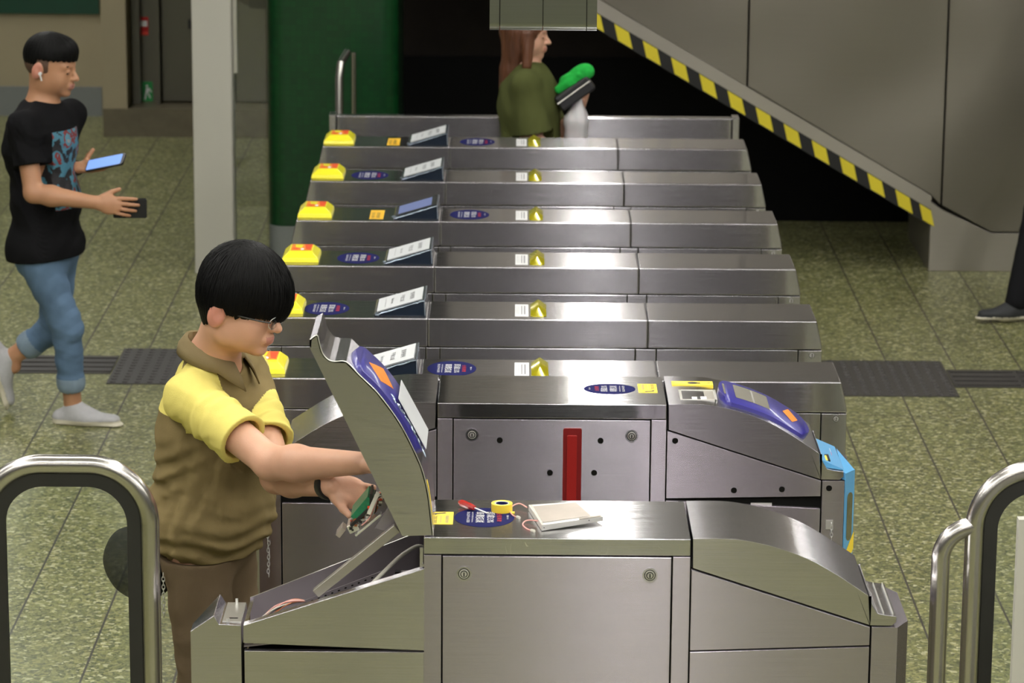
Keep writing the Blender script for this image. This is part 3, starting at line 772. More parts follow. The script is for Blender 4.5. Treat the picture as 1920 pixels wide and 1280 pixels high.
        # end post with chamfered corners
        xe3 = XE3 - .0
        if s == 1 or True:
            pl = [(XE + G, Yn), (XE2, Yn), (xe3, Yn + .052), (xe3, Yb - .052), (XE2, Yb), (XE + G, Yb)]
            pl = [(XC + s * a_, b_) for a_, b_ in pl]
            ep = MB().m(S).prism(pl, 0, TONGUE[6][1] - G * 1.5, 'z')
            if reader:
                p = at(1554.5, 915, Y=Yn) if s == 1 else at(503, 907, Y=Yn); dot(ep, p.x, Yn, p.z)
            ep = ep.build('end_post', o, bevel=.0014)
            if reader:
                # key chain hanging from a small lock
                p = at(1555, 983, Y=Yn) if s == 1 else at(503, 972, Y=Yn)
                MB().m(M['chrome']).box((p.x - .010, Yn - .002, p.z - .013), (p.x + .010, Yn, p.z + .013)).build('padlock_plate', ep)
                ch = MB().m(M['chrome'])
                zz = p.z + .002; kk = 0; rr = random.Random(3)
                while zz > p.z - (.05 if s == 1 else .17):
                    cx = p.x + (.006 if s == 1 else 0) + rr.uniform(-.002, .002); ln = []
                    for q in range(12):
                        a_ = 6.28318 * q / 12; ca, sa = math.cos(a_) * .0034, math.sin(a_) * .0068
                        ln.append((cx + (ca if kk % 2 else 0.0006 * ca), Yn - .006 + (0 if kk % 2 else ca), zz + sa))
                    ch.tube(ln, .0011, 5, closed=True); zz -= .0105; kk += 1
                ch.build('key_chain', ep, smooth=True)
    if reader:
        # light blue bevelled cover and ticket slot at the right end
        s = 1
        x0_, x1_ = XC + XE2 + .001, XC + XE3 + .001
        zA = at(1580, 887, Y=Yn).z; zB = at(1603, 883, Y=Yn + .05).z
        cyb = MB().m(M['cyan'])
        T1 = Vector((x0_, Yn - .001, zA)); T2 = Vector((x1_, Yn + .050, zA - 0.002)); dz = 0.33
        U = (T2 - T1).normalized(); W_ = (T2 - T1).length; V = Vector((0, 0, 1))
        cyb.slab(T1, U, V, [(0, -dz), (W_, -dz), (W_, 0), (0, 0)], .002)
        cyb.m(M['smoke']).slab(T1 + U * 0 + U.cross(V) * .0021, U, V, rrect(W_ * .24, -.205, W_ * .80, -.062, W_ * .26, 6), .001)
        cyb.m(M['yellowstick']).slab(T1 + U.cross(V) * .0035, U, V, [(W_ * .05, -.245), (W_ * 1, -.185), (W_ * 1, -.235), (W_ * .5, -.265)], .001)
        # sloping top facet
        p1 = Vector((XC + TONGUE[4][0] - .002, Yn, TONGUE[4][1] + .0015)); p2 = Vector((XC + TONGUE[3][0] - .012, Yn + tng_w - .02, TONGUE[3][1] + .002 + .0))
        fc_ = [(x0_, Yn - .001, zA), (x1_, Yn + .05, zA - .002), (XC + TONGUE[4][0] + .004, Yn + tng_w - .01, TONGUE[3][1] - .004), (XC + TONGUE[4][0] - .004, Yn + .01, TONGUE[4][1])]
        cyb.m(M['cyan']).faces(fc_ + [(p_[0], p_[1], zA - .02) for p_ in fc_], [(0, 1, 2, 3), (7, 6, 5, 4), (0, 4, 5, 1), (1, 5, 6, 2), (2, 6, 7, 3), (3, 7, 4, 0)])
        cyb.build('end_cover', o)
        tp = MB().m(M['cyan']).prism([(XC + TONGUE[2][0] - .018, TONGUE[2][1] + .003), (XC + TONGUE[4][0] - .001, TONGUE[4][1] + .001), (XC + TONGUE[4][0] - .001, TONGUE[4][1] + .004), (XC + TONGUE[2][0] - .018, TONGUE[2][1] + .024)], Yn + .012, Yn + tng_w - .005).build('ticket_slot_cover', o)
        xa_ = XC + TONGUE[2][0]
        MB().m(M['black']).box((xa_ - .018, Yn + .035, TONGUE[2][1]), (xa_ + .012, Yn + .1, TONGUE[3][1] + .020)).build('slot_mouth', tp)
        MB().m(M['yellowstick']).box((xa_ - .016, Yn + .033, TONGUE[2][1] + .002), (xa_ + .005, Yn + .085, TONGUE[3][1] + .0205)).build('slot_guide', tp)
        MB().m(M['pink']).box((xa_ + .002, Yn + .13, TONGUE[2][1]), (xa_ + .026, Yn + .165, TONGUE[3][1] + .0095)).m(M['paper']).box((xa_ - .008, Yn + .165, TONGUE[2][1]), (xa_ + .026, Yn + .205, TONGUE[3][1] + .0095)).build('printed_label', tp)
        # the curved blue reader on the hood
        hd = smoothline(HOODR, 8)
        i0 = min(range(len(hd)), key=lambda i: abs(XC + hd[i][0] - at(1352, 745, Y=Yn).x)); i1 = min(range(len(hd)), key=lambda i: abs(XC + hd[i][0] - at(1519, 838, Y=Yn).x))
        seg = [(XC + p[0], p[1]) for p in hd[i0:i1 + 1]]
        nseg = len(seg); mb = MB().m(M['blue'])
        yA, yB = Yn + .042, Yn + DEP - .055
        # plan outline: rounded ends
        def halfw(t):
            e0 = min(t / 0.10, (1 - t) / 0.13, 1.0); return math.sqrt(max(0.02, 1 - (1 - e0) ** 2))
        top = []; base = []
        cy = (yA + yB) / 2; hw_ = (yB - yA) / 2; ln = []
        import itertools
        acc = [0]
        for i in range(1, nseg): acc.append(acc[-1] + math.dist(seg[i], seg[i - 1]))
        def cur(t):
            L_ = t * acc[-1]; i = max(1, next((k for k in range(nseg) if acc[k] >= L_), nseg - 1)); f_ = (L_ - acc[i - 1]) / (acc[i] - acc[i - 1])
            p = np.array(seg[i - 1]) * (1 - f_) + np.array(seg[i]) * f_; tg = np.array(seg[i]) - np.array(seg[i - 1]); tg /= np.linalg.norm(tg)
            return p, np.array((-tg[1], tg[0]))
        NT = 40; rings = []
        for i in range(NT + 1):
            t = i / NT; p, nn = cur(t); hw2 = hw_ * halfw(t)
            row = []
            for yy, hh in ((-1, -.002), (-1, .010), (-.9, .017), (.9, .017), (1, .010), (1, -.002)):
                row.append((p[0] + nn[0] * hh, cy + yy * hw2, p[1] + nn[1] * hh))
            rings.append(row)
        vs = [v for r_ in rings for v in r_]; fs = []
        for i in range(NT):
            for k in range(5): fs.append((i * 6 + k, i * 6 + k + 1, (i + 1) * 6 + k + 1, (i + 1) * 6 + k))
        fs += [tuple(range(5, -1, -1)), tuple(range(NT * 6, NT * 6 + 6))]
        mb.faces(vs, fs)
        rd = mb.build('card_reader', o, smooth=True, ang=50)

        def patch(nm, mt, t0, t1, f0, f1, hh=.0178, n=10, skew=0.0, pts=None):
            m2 = MB().m(mt); rows = []
            for i in range(n + 1):
                t = t0 + (t1 - t0) * i / n; p, nn = cur(t)
                a_, b_ = (f0, f1) if pts is None else pts(i / n)
                sk = 0
                rows.append([(p[0] + nn[0] * hh, cy + a_ * hw_, p[1] + nn[1] * hh), (p[0] + nn[0] * hh, cy + b_ * hw_, p[1] + nn[1] * hh)])
            m2.faces([v for r_ in rows for v in r_], [(2 * i, 2 * i + 1, 2 * i + 3, 2 * i + 2) for i in range(n)])
            return m2.build(nm, rd)
        patch('display_window', M['lcd'], .16, .52, -.62, .68)
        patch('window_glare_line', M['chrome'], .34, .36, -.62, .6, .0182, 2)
        patch('card_symbol', M['orange'], .68, .86, 0, 0, .0182, 12, pts=lambda t: (-.62 * (1 - abs(2 * t - 1)), .62 * (1 - abs(2 * t - 1)) + .01))
        patch('lamp_strip', M['lcd'], .045, .065, -.5, .5, .0182, 2)
        # coin-tray style recess and yellow instruction strip on the flat of the hood
        fx0, fx1 = at(1276, 740, Y=Yn + .12).x, at(1340, 740, Y=Yn + .12).x
        rc = MB().m(M['alu']).box((fx0, Yn + .05, ZT - .012), (fx1, Yn + .055, ZT + .0035)).box((fx0, Yn + .16, ZT - .012), (fx1, Yn + .168, ZT + .0035)).box((fx0 - .004, Yn + .05, ZT - .012), (fx0 + .003, Yn + .168, ZT + .0035)).box((fx1 - .003, Yn + .05, ZT - .012), (fx1 + .004, Yn + .168, ZT + .0035))
        rc.m(M['wallsteel_light']).box((fx0, Yn + .055, ZT - .005), (fx1, Yn + .16, ZT + .001)).m(M['white']).box((fx0 + .03, Yn + .06, ZT + .001), (fx0 + .045, Yn + .085, ZT + .003)).box((fx0 + .055, Yn + .06, ZT + .001), (fx0 + .072, Yn + .09, ZT + .003)).m(M['black']).box((fx0 + .046, Yn + .06, ZT + .001), (fx0 + .054, Yn + .09, ZT + .003))
        rc.build('token_recess', o)
        st = MB().m(M['yellowstick']).box((at(1259, 713, Y=Yn + .25).x, Yn + .215, ZT - .004), (at(1336, 718, Y=Yn + .25).x, Yn + .262, ZT + .005))
        xm = (at(1259, 713, Y=Yn + .25).x + at(1336, 718, Y=Yn + .25).x) / 2
        st.m(M['ink']).text('← 票', (xm + .028, Yn + .24, ZT + .0052), (-1, 0, 0), (0, -1, 0), .05, .02, .0003).m(M['ink']).slab((xm, Yn + .24, ZT + .0052), (1, 0, 0), (0, 1, 0), ellipse(0, 0, .014, .012, 16), .0003).m(M['greyink']).text('請取回', (xm - .035, Yn + .24, ZT + .0052), (-1, 0, 0), (0, -1, 0), .03, .014, .0003)
        st.build('instruction_strip', o)
    # stickers on the top
    if reader:
        oval_sticker(o, at(1143, 729, z=ZT), (-1, 0, 0), (0, -1, 0), .0745, .061)
        phone_sticker(o, at(1214, 728, z=ZT), (-1, 0, 0), (0, -1, 0), .055, .105)
    else:
        oval_sticker(o, at(908, 970, z=ZT), (1, 0, 0), (0, 1, 0), .0745, .083)
        phone_sticker(o, at(828, 971, z=ZT), (1, 0, 0), (0, 1, 0), .058, .108)
    return o


gate2 = old_gate('ticket_gate', Y1 + (8.778 - 7.462), XC1, 'steel ticket gate behind the opened one, with curved blue card reader and red barrier slot', False, True)
gate1 = old_gate('ticket_gate', Y1, XC1, 'nearest steel ticket gate with its left hood propped open and tools on top', True, False)

# ---- opened left end of the nearest gate
YbL = Y1 + DEP


def P1(px, py): p = at(px, py, Y=Y1); return (p.x, p.z)


S = M['steel']
a0, a1, a2, a3 = P1(357, 1183), P1(401, 1153.6), P1(411, 1170), P1(452, 1172)
yl = Y1 + .175
ep = MB().m(S)
pr = [a0, a1, a2, a3, (a3[0], 0), (a0[0], 0)]
ep.prism(pr, Y1, yl, 'y', y1f=lambda p: Y1 + .06 if p[0] < a0[0] + .01 else yl)
ep = ep.build('end_post', gate1, bevel=.0016)
t_ = MB().m(M['alu']).box((a2[0] + .006, Y1 + .02, a2[1] - .004), (a3[0] - .002, yl - .006, a2[1] + .002)).m(M['gap']).box((a2[0] + .018, Y1 + .04, a2[1]), (a2[0] + .042, Y1 + .046, a2[1] + .0026))
t_.m(M['chrome']).cyl((a2[0] + .02, Y1 + .016, a2[1] + .001), (a2[0] + .02, Y1 + .016, a2[1] + .011), .004, 10).cyl((a2[0] + .030, yl - .02, a2[1] + .001), (a2[0] + .030, yl - .02, a2[1] + .016), .0035, 10)
t_.build('mounting_plate', ep)
b0, b1 = P1(456, 1172), P1(796, 1065.5)
c0, c1 = P1(456, 1207), P1(796, 1221)
XL0, XL1 = b0[0], b1[0]
MB().m(S).prism([b0, b1, (b1[0], c1[1] + G), (c0[0], c0[1] + G)], Y1, Y1 + .010).build('side_panel', gate1, bevel=.0014)
MB().m(S).box((c0[0] + G, Y1 + .001, 0.0), (c1[0] - G * .5, Y1 + .02, min(c0[1], c1[1]) - G), None).build('lower_panel', gate1, bevel=.0014)
# tray: far wall, flange, floor
w0, w1 = Y1 + .205, YbL - .004
tr = MB().m(M['tray'])
tr.faces([(b0[0], w0, b0[1] + .004), (b1[0], w1, b1[1] + .004), (b1[0], w1, b1[1] - .16), (b0[0], w0, b0[1] - .06),
          (b0[0], w0 + .003, b0[1] + .004), (b1[0], w1 + .003, b1[1] + .004), (b1[0], w1 + .003, b1[1] - .16), (b0[0], w0 + .003, b0[1] - .06)],
         [(0, 1, 2, 3), (4, 7, 6, 5), (0, 4, 5, 1), (1, 5, 6, 2), (3, 2, 6, 7), (0, 3, 7, 4)])
tr.m(M['alu']).faces([(b0[0], w0, b0[1] + .0045), (b1[0], w1, b1[1] + .0045), (b1[0], w1 + .006, b1[1] + .0045), (b0[0], w0 + .006, b0[1] + .0045)], [(0, 1, 2, 3)])
tr.m(M['steel']).prism([(b0[0], b0[1] - .001), (b1[0], b1[1] - .001), (b1[0], b1[1] - .008), (b0[0], b0[1] - .008)], Y1 + .010, Y1 + .030)
tr.m(M['tray']).prism([(b0[0], b0[1] - .008), (b1[0], b1[1] - .008), (b1[0], b1[1] - .10), (b0[0], b0[1] - .05)], Y1 + .026, Y1 + .030)
tr.m(M['steel']).faces([(b0[0], Y1 + .010, b0[1] - .001), (b0[0], w0, b0[1] - .001), (b0[0] + .01, w0, b0[1] + .001), (b0[0] + .01, Y1 + .010, b0[1] + .001)], [(0, 3, 2, 1)])
tr.m(M['tray']).prism([(b0[0], b0[1] - .055), (b1[0], b1[1] - .15), (b1[0], b1[1] - .155), (b0[0], b0[1] - .06)], Y1 + .012, w1)
tr = tr.build('open_tray', gate1)
MB().m(M['gap']).box((b1[0] - .004, Y1 + .012, b1[1] - .2), (b1[0] - .002, w1, ZT - .05)).m(M['steel']).box((b1[0] - .012, Y1 + .012, b1[1] - .02), (b1[0] - .004, Y1 + .02, ZT - .03)).box((b1[0] - .006, Y1 + .005, b1[1] + .003), (b1[0] - .001, Y1 + .33, b1[1] + .01)).build('end_bulkhead', gate1)
MB().m(M['gap']).box((XL0 + .01, Y1 + .02, 0.01), (XL1, YbL - .14, c0[1] - .02)).build('inner_body', gate1)
MB().m(M['steel']).box((XL0, YbL - .13, 0.0), (XL1, YbL - .125, c0[1] - .02)).build('back_panel', gate1)
# perforated inner bracket, wires, cable
def inl(t, dz, y):
    return (b0[0] + (b1[0] - b0[0]) * t, y, b0[1] + (b1[1] - b0[1]) * t + dz)
bk = MB().m(M['tray'])
for t0, t1, dz, yy in ((.30, .78, -.022, Y1 + .12),):
    p, q = Vector(inl(t0, dz, yy)), Vector(inl(t1, dz, yy + .05)); h_ = Vector((0, 0, -.035)); th_ = Vector((0, .002, 0))
    bk.faces([p, q, q + h_, p + h_, p + th_, q + th_, q + h_ + th_, p + h_ + th_], [(0, 1, 2, 3), (7, 6, 5, 4), (0, 4, 5, 1), (2, 6, 7, 3), (1, 5, 6, 2), (0, 3, 7, 4)])
    bk.m(M['gap'])
    for i in range(12):
        c_ = p.lerp(q, (i + .7) / 13) + Vector((0, -.0006, -.008)); bk.sheet(c_, (1, 0, 0.25), (0, 0, 1), ellipse(0, 0, .0035, .002, 8))
bk.build('perforated_bracket', tr)
wr = MB()
rr = random.Random(5)
for i in range(7):
    wr.m([M['pinkwire'], M['cable'], M['copper'], M['black']][i % 4])
    pts = [inl(.06 + rr.uniform(0, .03), -.03 + rr.uniform(-.01, .01), Y1 + .07 + rr.uniform(-.02, .03)), inl(.16, -.014 + rr.uniform(-.008, .008), Y1 + .09 + rr.uniform(-.01, .02)), inl(.25, -.012 + rr.uniform(-.006, .006), Y1 + .11 + rr.uniform(-.01, .01)), inl(.34, -.03, Y1 + .13)]
    wr.tube([tuple(x) for x in smoothline(pts, 5)], .0016, 6)
wr.build('wire_bundle', tr, smooth=True)
MB().m(M['cable']).tube([tuple(x) for x in smoothline([inl(.66, -.03, Y1 + .06), inl(.74, -.012, Y1 + .09), inl(.85, .002, Y1 + .16), inl(.94, -.002, Y1 + .22), inl(.985, -.02, Y1 + .24)], 6)], .005, 10).build('grey_cable', tr, smooth=True)
jj = MB()
for i in range(14):
    p = Vector(inl(rr.uniform(.45, .97), -.075 - rr.uniform(0, .03), Y1 + rr.uniform(.05, .25)))
    jj.m(M[rr.choice(['black', 'alu', 'tray', 'copper'])]).box(p, p + Vector((rr.uniform(.015, .04), rr.uniform(.01, .03), rr.uniform(.01, .03))))
jj.build('inner_components', tr)

# ---- raised hood
HY0, HY1 = Y1 + .006, Y1 + .252
hp = [(580, 652), (581, 637), (594, 629), (598, 641), (603, 659), (609, 669), (617.5, 676), (628, 678.5), (649, 679), (674, 704), (707, 736), (737, 775), (755, 803), (773, 838), (790, 876), (799, 908), (805, 940), (812, 1004)]
hp = [P1(*p) for p in hp]
outer = hp[1:]
low = P1(754, 1006)
prof = hp + [low]


def plate(y, th): return MB().m(M['steel']).prism(prof, y, y + th)


# one shell: two side plates plus the wrapped outer skin
sh = MB().m(M['steel'])
n_ = len(prof)
sh.prism(prof, HY0, HY0 + .0025); sh.prism(prof, HY1 - .0025, HY1)
for i in range(len(outer) - 1):
    a, b = Vector((outer[i][0], 0, outer[i][1])), Vector((outer[i + 1][0], 0, outer[i + 1][1]))
inn = []
for i in range(len(outer)):
    a = Vector(outer[max(i - 1, 0)]); b = Vector(outer[min(i + 1, len(outer) - 1)]); t = (b - a).normalized(); inn.append((outer[i][0] + (t.y) * .0035, outer[i][1] + (-t.x) * .0035))
# inner offset lies on the hollow side
def offs(sign): return [(outer[i][0] + sign * (inn[i][0] - outer[i][0]), outer[i][1] + sign * (inn[i][1] - outer[i][1])) for i in range(len(outer))]
cand = offs(1); cen = low
if math.dist(cand[12], cen) > math.dist(outer[12], cen): cand = offs(-1)
for i in range(len(outer) - 1):
    sh.prism([outer[i], outer[i + 1], cand[i + 1], cand[i]], HY0, HY1)
sh.prism([hp[0], hp[1], (hp[1][0] + .004, hp[1][1] - .001), (hp[0][0] + .004, hp[0][1])], HY0, HY1)
bmesh.ops.remove_doubles(sh.bm, verts=sh.bm.verts, dist=1e-5)
hsh = sh.build('hood_shell', gate1, smooth=True, ang=35)
MB().m(M['alu']).tube([(p[0], HY0 - .0002, p[1]) for p in smoothline(hp[1:], 3)], .0013, 6).build('edge_trim', hsh, smooth=True)
# reader on the raised hood: follows the long curve from index 8
cv = smoothline(outer[7:], 8)
accu = [0]
for i in range(1, len(cv)): accu.append(accu[-1] + math.dist(cv[i], cv[i - 1]))


def hc(L_):
    i = next((k for k in range(1, len(cv)) if accu[k] >= L_), len(cv) - 1); f_ = (L_ - accu[i - 1]) / (accu[i] - accu[i - 1])
    p = Vector(cv[i - 1]).lerp(Vector(cv[i]), f_); t = (Vector(cv[i]) - Vector(cv[i - 1])).normalized(); nn = Vector((-t.y, t.x))
    return p, (nn if nn.x > 0 else -nn)


TL = accu[-1]
hcy = (HY0 + HY1) / 2; hhw = (HY1 - HY0) / 2 - .016


def hstrip(nm, mt, l0, l1, f0, f1, h0_, h1_, n=24, shape=None, parent=None, smooth=True):
    mb = MB().m(mt); rows = []
    for i in range(n + 1):
        t = i / n; p, nn = hc(l0 + (l1 - l0) * t); a_, b_ = (f0, f1) if shape is None else shape(t)
        ya, yb = hcy + a_ * hhw, hcy + b_ * hhw; e_ = min(.006, abs(yb - ya) * .2)
        rows.append([(p.x + nn.x * h0_, ya, p.y + nn.y * h0_), (p.x + nn.x * (h1_ - .3 * (h1_ - h0_)), ya, p.y + nn.y * (h1_ - .3 * (h1_ - h0_))), (p.x + nn.x * h1_, ya + e_, p.y + nn.y * h1_), (p.x + nn.x * h1_, yb - e_, p.y + nn.y * h1_), (p.x + nn.x * (h1_ - .3 * (h1_ - h0_)), yb, p.y + nn.y * (h1_ - .3 * (h1_ - h0_))), (p.x + nn.x * h0_, yb, p.y + nn.y * h0_)])
    m6 = 6
    mb.faces([v for r_ in rows for v in r_], [(i * m6 + k, i * m6 + k + 1, (i + 1) * m6 + k + 1, (i + 1) * m6 + k) for i in range(n) for k in range(5)] + [tuple(range(5, -1, -1)), tuple(range(n * m6, n * m6 + 6))])
    return mb.build(nm, parent, smooth=smooth, ang=50)


def rnd(t0=.1, t1=.1):
    def f(t):
        e0 = min(t / t0, (1 - t) / t1, 1.0); k = math.sqrt(max(.03, 1 - (1 - e0) ** 2)); return (-k, k)
    return f


rdr = hstrip('card_reader', M['blue'], TL * .025, TL * .62, -1, 1, -.001, .013, 36, rnd(.12, .1), gate1)
hstrip('card_symbol', M['orange'], TL * .115, TL * .29, -1, 1, .0132, .0138, 12, lambda t: (-.6 * (1 - abs(2 * t - 1)) - .005, .6 * (1 - abs(2 * t - 1)) + .005), rdr)
# crinkled clear film around the lower reader
fm = MB().m(M['wrap']); r2 = random.Random(9)
for i in range(46):
    l_ = TL * (.30 + .32 * r2.random()); p, nn = hc(l_); y_ = hcy + hhw * (-1.0 + .22 * r2.random()); t = Vector((-nn.y, nn.x))
    a = Vector((p.x + nn.x * .0155, y_, p.y + nn.y * .0155)); d_ = Vector((t.x, r2.uniform(-.6, .6), t.y)).normalized() * r2.uniform(.006, .016)
    s_ = Vector((nn.x * .002, r2.uniform(.0015, .003), nn.y * .002))
    fm.faces([a, a + d_, a + d_ * .7 + s_, a + s_ * .8], [(0, 1, 2, 3)])
fm.build('film_creases', rdr)
pn, nn = hc(TL * .455); t = Vector((-nn.y, nn.x)); t = t if t.y < 0 else -t
oN = Vector((pn.x + nn.x * .0185, hcy + .018, pn.y + nn.y * .0185))
notice(rdr, oN, (-t.x, 0, -t.y), (0, 1, 0), TL * .29, .185)
hstrip('yellow_tape_strip', M['yellowstick'], TL * .74, TL * .96, -.9, -.7, .0002, .0012, 10, None, gate1)
# prop strut
s0, s1 = P1(590, 1122), P1(744, 998)
d_ = (Vector(s1) - Vector(s0)).normalized(); nn_ = Vector((-d_.y, d_.x)) * .0115
MB().m(M['wallsteel_light']).prism([(s0[0] + nn_.x, s0[1] + nn_.y), (s1[0] + nn_.x, s1[1] + nn_.y), (s1[0] - nn_.x, s1[1] - nn_.y), (s0[0] - nn_.x, s0[1] - nn_.y)], Y1 + .033, Y1 + .055).build('prop_strut', gate1, bevel=.002)
g0, g1_ = P1(703, 1004), P1(722, 1004)
MB().m(M['tray']).prism([P1(701, 1003), P1(727, 964), P1(748, 985), P1(720, 1008)], Y1 + .06, Y1 + .063).build('inner_bracket', gate1)

# ---- things on top of the nearest gate
zt_ = ZT + .0002


def tape_roll():
    c = at(941, 949, z=ZT + .012); c = Vector((c.x, c.y, ZT)); mb = MB().m(M['yellow'])
    n = 40; prof = [(.0265, 0.0), (.0265, .021), (.0180, .021), (.0180, 0)]
    def ring(mb, prof, mt):
        mb.m(mt); vs = []; k = len(prof)
        for i in range(n):
            a = 6.28318 * i / n
            for r_, z_ in prof: vs.append((c.x + r_ * math.cos(a), c.y + r_ * math.sin(a), c.z + z_))
        mb.faces(vs, [(i * k + j, ((i + 1) % n) * k + j, ((i + 1) % n) * k + (j + 1) % k, i * k + (j + 1) % k) for i in range(n) for j in range(k)])
    ring(mb, prof, M['yellowstick']); o = mb.build('tape_roll', smooth=True, label='roll of yellow tape standing on the nearest gate top by the blue oval sticker', cat='tape')
    m2 = MB(); ring(m2, [(.0179, .0005), (.0179, .0208), (.0160, .0208), (.0160, .0005)], M['white'])
    m2.m(M['navy'])
    for i in range(2, 18): a = 6.28318 * i / n; b = 6.28318 * (i + 1) / n; r_ = .01595; m2.faces([(c.x + r_ * math.cos(a), c.y + r_ * math.sin(a), c.z + .004), (c.x + r_ * math.cos(b), c.y + r_ * math.sin(b), c.z + .004), (c.x + r_ * math.cos(b), c.y + r_ * math.sin(b), c.z + .0195), (c.x + r_ * math.cos(a), c.y + r_ * math.sin(a), c.z + .0195)], [(0, 1, 2, 3)])
    m2.m(M['redprint'])
    for i in range(5, 15): a = 6.28318 * i / n; b = 6.28318 * (i + 1) / n; r_ = .0158; m2.faces([(c.x + r_ * math.cos(a), c.y + r_ * math.sin(a), c.z + .003), (c.x + r_ * math.cos(b), c.y + r_ * math.sin(b), c.z + .003), (c.x + r_ * math.cos(b), c.y + r_ * math.sin(b), c.z + .010), (c.x + r_ * math.cos(a), c.y + r_ * math.sin(a), c.z + .010)], [(0, 1, 2, 3)])
    k = m2.build('cardboard_core', None); k.parent = o
    m3 = MB().m(M['yellowstick']).box((c.x + .020, c.y - .022, c.z), (c.x + .032, c.y - .010, c.z + .002)); k = m3.build('loose_end', None); k.parent = o
    return o


tape_roll()
a = at(862, 941, z=ZT + .012); b = at(890, 952, z=ZT + .010); c = at(914, 962, z=ZT + .004)
sd = MB().m(M['redclear']); pts = [a.lerp(b, i / 8) for i in range(9)]
rad = [.006, .0085, .0095, .0095, .0090, .0090, .0085, .0078, .0055]
for i in range(8): sd.cyl(pts[i], pts[i + 1], rad[i], 8, rad[i + 1])
sdo = empty('screwdriver', (b.x, b.y, ZT), 'small screwdriver with a translucent red handle lying on the nearest gate', 'screwdriver')
sd.build('handle', sdo, smooth=True)
MB().m(M['chrome']).cyl(b, c, .0019, 10).build('shaft', sdo, smooth=True)
# display module
lz = ZT
c00, c10, c11, c01 = at(1016, 983, z=lz + .018), at(1131, 969, z=lz + .018), at(1092, 942, z=lz + .016), at(991, 946, z=lz + .016)
md = empty('display_module', (c00.x, c00.y, lz), 'removed silver flat display module with loose wires lying on the nearest gate top', 'display module')
mb = MB().m(M['alu'])
lowq = [Vector((p.x, p.y, lz + e_)) for p, e_ in ((c00, .0018), (c10, .008), (c11, .008), (c01, .0018))]
topq = [Vector((p.x, p.y, lz + e_)) for p, e_ in ((c00, .016), (c10, .019), (c11, .019), (c01, .016))]
mb.faces(lowq + topq, [(3, 2, 1, 0), (4, 5, 6, 7), (0, 1, 5, 4), (1, 2, 6, 5), (2, 3, 7, 6), (3, 0, 4, 7)])
mb.m(M['gap']).sheet(lowq[0].lerp(topq[0], .5) + Vector((0, -.0004, 0)), (topq[1] - topq[0]).normalized(), (0, 0, 1), ellipse(.006, 0, .0015, .0015, 8)).sheet(lowq[0].lerp(topq[0], .55) + Vector((0, -.0004, 0)), (topq[1] - topq[0]).normalized(), (0, 0, 1), ellipse(.128, .002, .0015, .0015, 8))
mb.m(M['lcdback']); U = (topq[1] - topq[0]); V = (topq[3] - topq[0])
def tq(u_, v_, e_=.0008): return topq[0] + U * u_ + V * v_ + (topq[2] - topq[1] - V) * (u_ * v_) + Vector((0, 0, e_))
mb.faces([tq(.04, .1), tq(.84, .12), tq(.86, .95), tq(.06, .9)], [(0, 1, 2, 3)])
mb.m(M['cable']).faces([tq(.0, .0, .001), tq(.03, .02, .001), tq(.06, .96, .001), tq(.02, .98, .001)], [(0, 1, 2, 3)])
mb.m(M['lcdback']).faces([tq(.62, .02, .0016), tq(.98, .02, .0016), tq(.98, .08, .0016), tq(.62, .08, .0016)], [(0, 1, 2, 3)])
mb.build('housing', md)


def wire(nm, pxs, h, par, r=.0017):
    pts = [at(p[0], p[1], z=lz + hh) for p, hh in zip(pxs, h)]
    o = MB().m(M['pinkwire']).tube([tuple(q) for q in smoothline([tuple(p) for p in pts], 6)], r, 8).build(nm, par, smooth=True)
    e0, e1 = pts[-2], pts[-1]; d = (e1 - e0).normalized()
    MB().m(M['cable']).cyl(e1 - d * .002, e1 + d * .011, .0038, 6).build('connector', o)
    return o


w1_ = wire('lead_wire', [(988, 951), (975, 944), (963, 947), (956, 957), (962, 966), (970, 969)], [.010, .012, .010, .004, .002, .003], md)
w2_ = wire('lead_wire', [(1012, 977), (998, 975), (986, 976), (980, 983), (988, 991), (997, 994)], [.010, .008, .005, .003, .002, .003], md)

# ---- circuit unit held under the hood
cu_ = empty('circuit_unit', (P1(640, 1020)[0], Y1 + .1, P1(640, 1020)[1]), 'green circuit board unit with metal brackets held under the raised hood', 'circuit board')


def obar(nm, mt, pa, pb, w, y0, y1, par=cu_, bev=.0008):
    a, b = Vector(P1(*pa)), Vector(P1(*pb)); d = (b - a).normalized(); n = Vector((-d.y, d.x)) * w / 2
    return MB().m(mt).prism([tuple(a + n), tuple(b + n), tuple(b - n), tuple(a - n)], y0, y1).build(nm, par, bevel=bev)


yc = Y1 + .07
pc = obar('circuit_board', M['pcb'], (660, 988), (692, 950), .018, yc, yc + .10)
obar('board_carrier', M['black'], (655, 1001), (700, 958), .008, yc - .004, yc + .11)
obar('board_carrier', M['black'], (693, 962), (693, 940), .006, yc - .004, yc + .08)
obar('end_bracket', M['alu'], (650, 1012), (668, 1004), .020, yc + .01, yc + .08)
obar('end_bracket', M['lcdback'], (629, 1026), (641, 1011), .012, yc + .02, yc + .07)
obar('rail', M['alu'], (664, 1018), (712, 978), .005, yc - .01, yc + .05)
obar('white_tube', M['cable'], (689, 976), (707, 936), .0095, yc - .015, yc - .003)
obar('lower_plate', M['tray'], (702, 985), (720, 962), .022, yc + .02, yc + .10)
rr = random.Random(21); jb = MB()
for i in range(150):
    t = rr.random(); px = 652 + 62 * t + rr.uniform(-6, 6); py = 1010 - 62 * t + rr.uniform(-8, 8)
    p = P1(px, py); y_ = yc + rr.uniform(-.012, .06); e_ = rr.uniform(.002, .006)
    jb.m(M[rr.choice(['alu', 'copper', 'black', 'chrome', 'lcdback', 'cable', 'redprint'])]).box((p[0], y_, p[1]), (p[0] + e_ * 1.4, y_ + e_, p[1] + e_))
jb.build('components', cu_)
jw = MB()
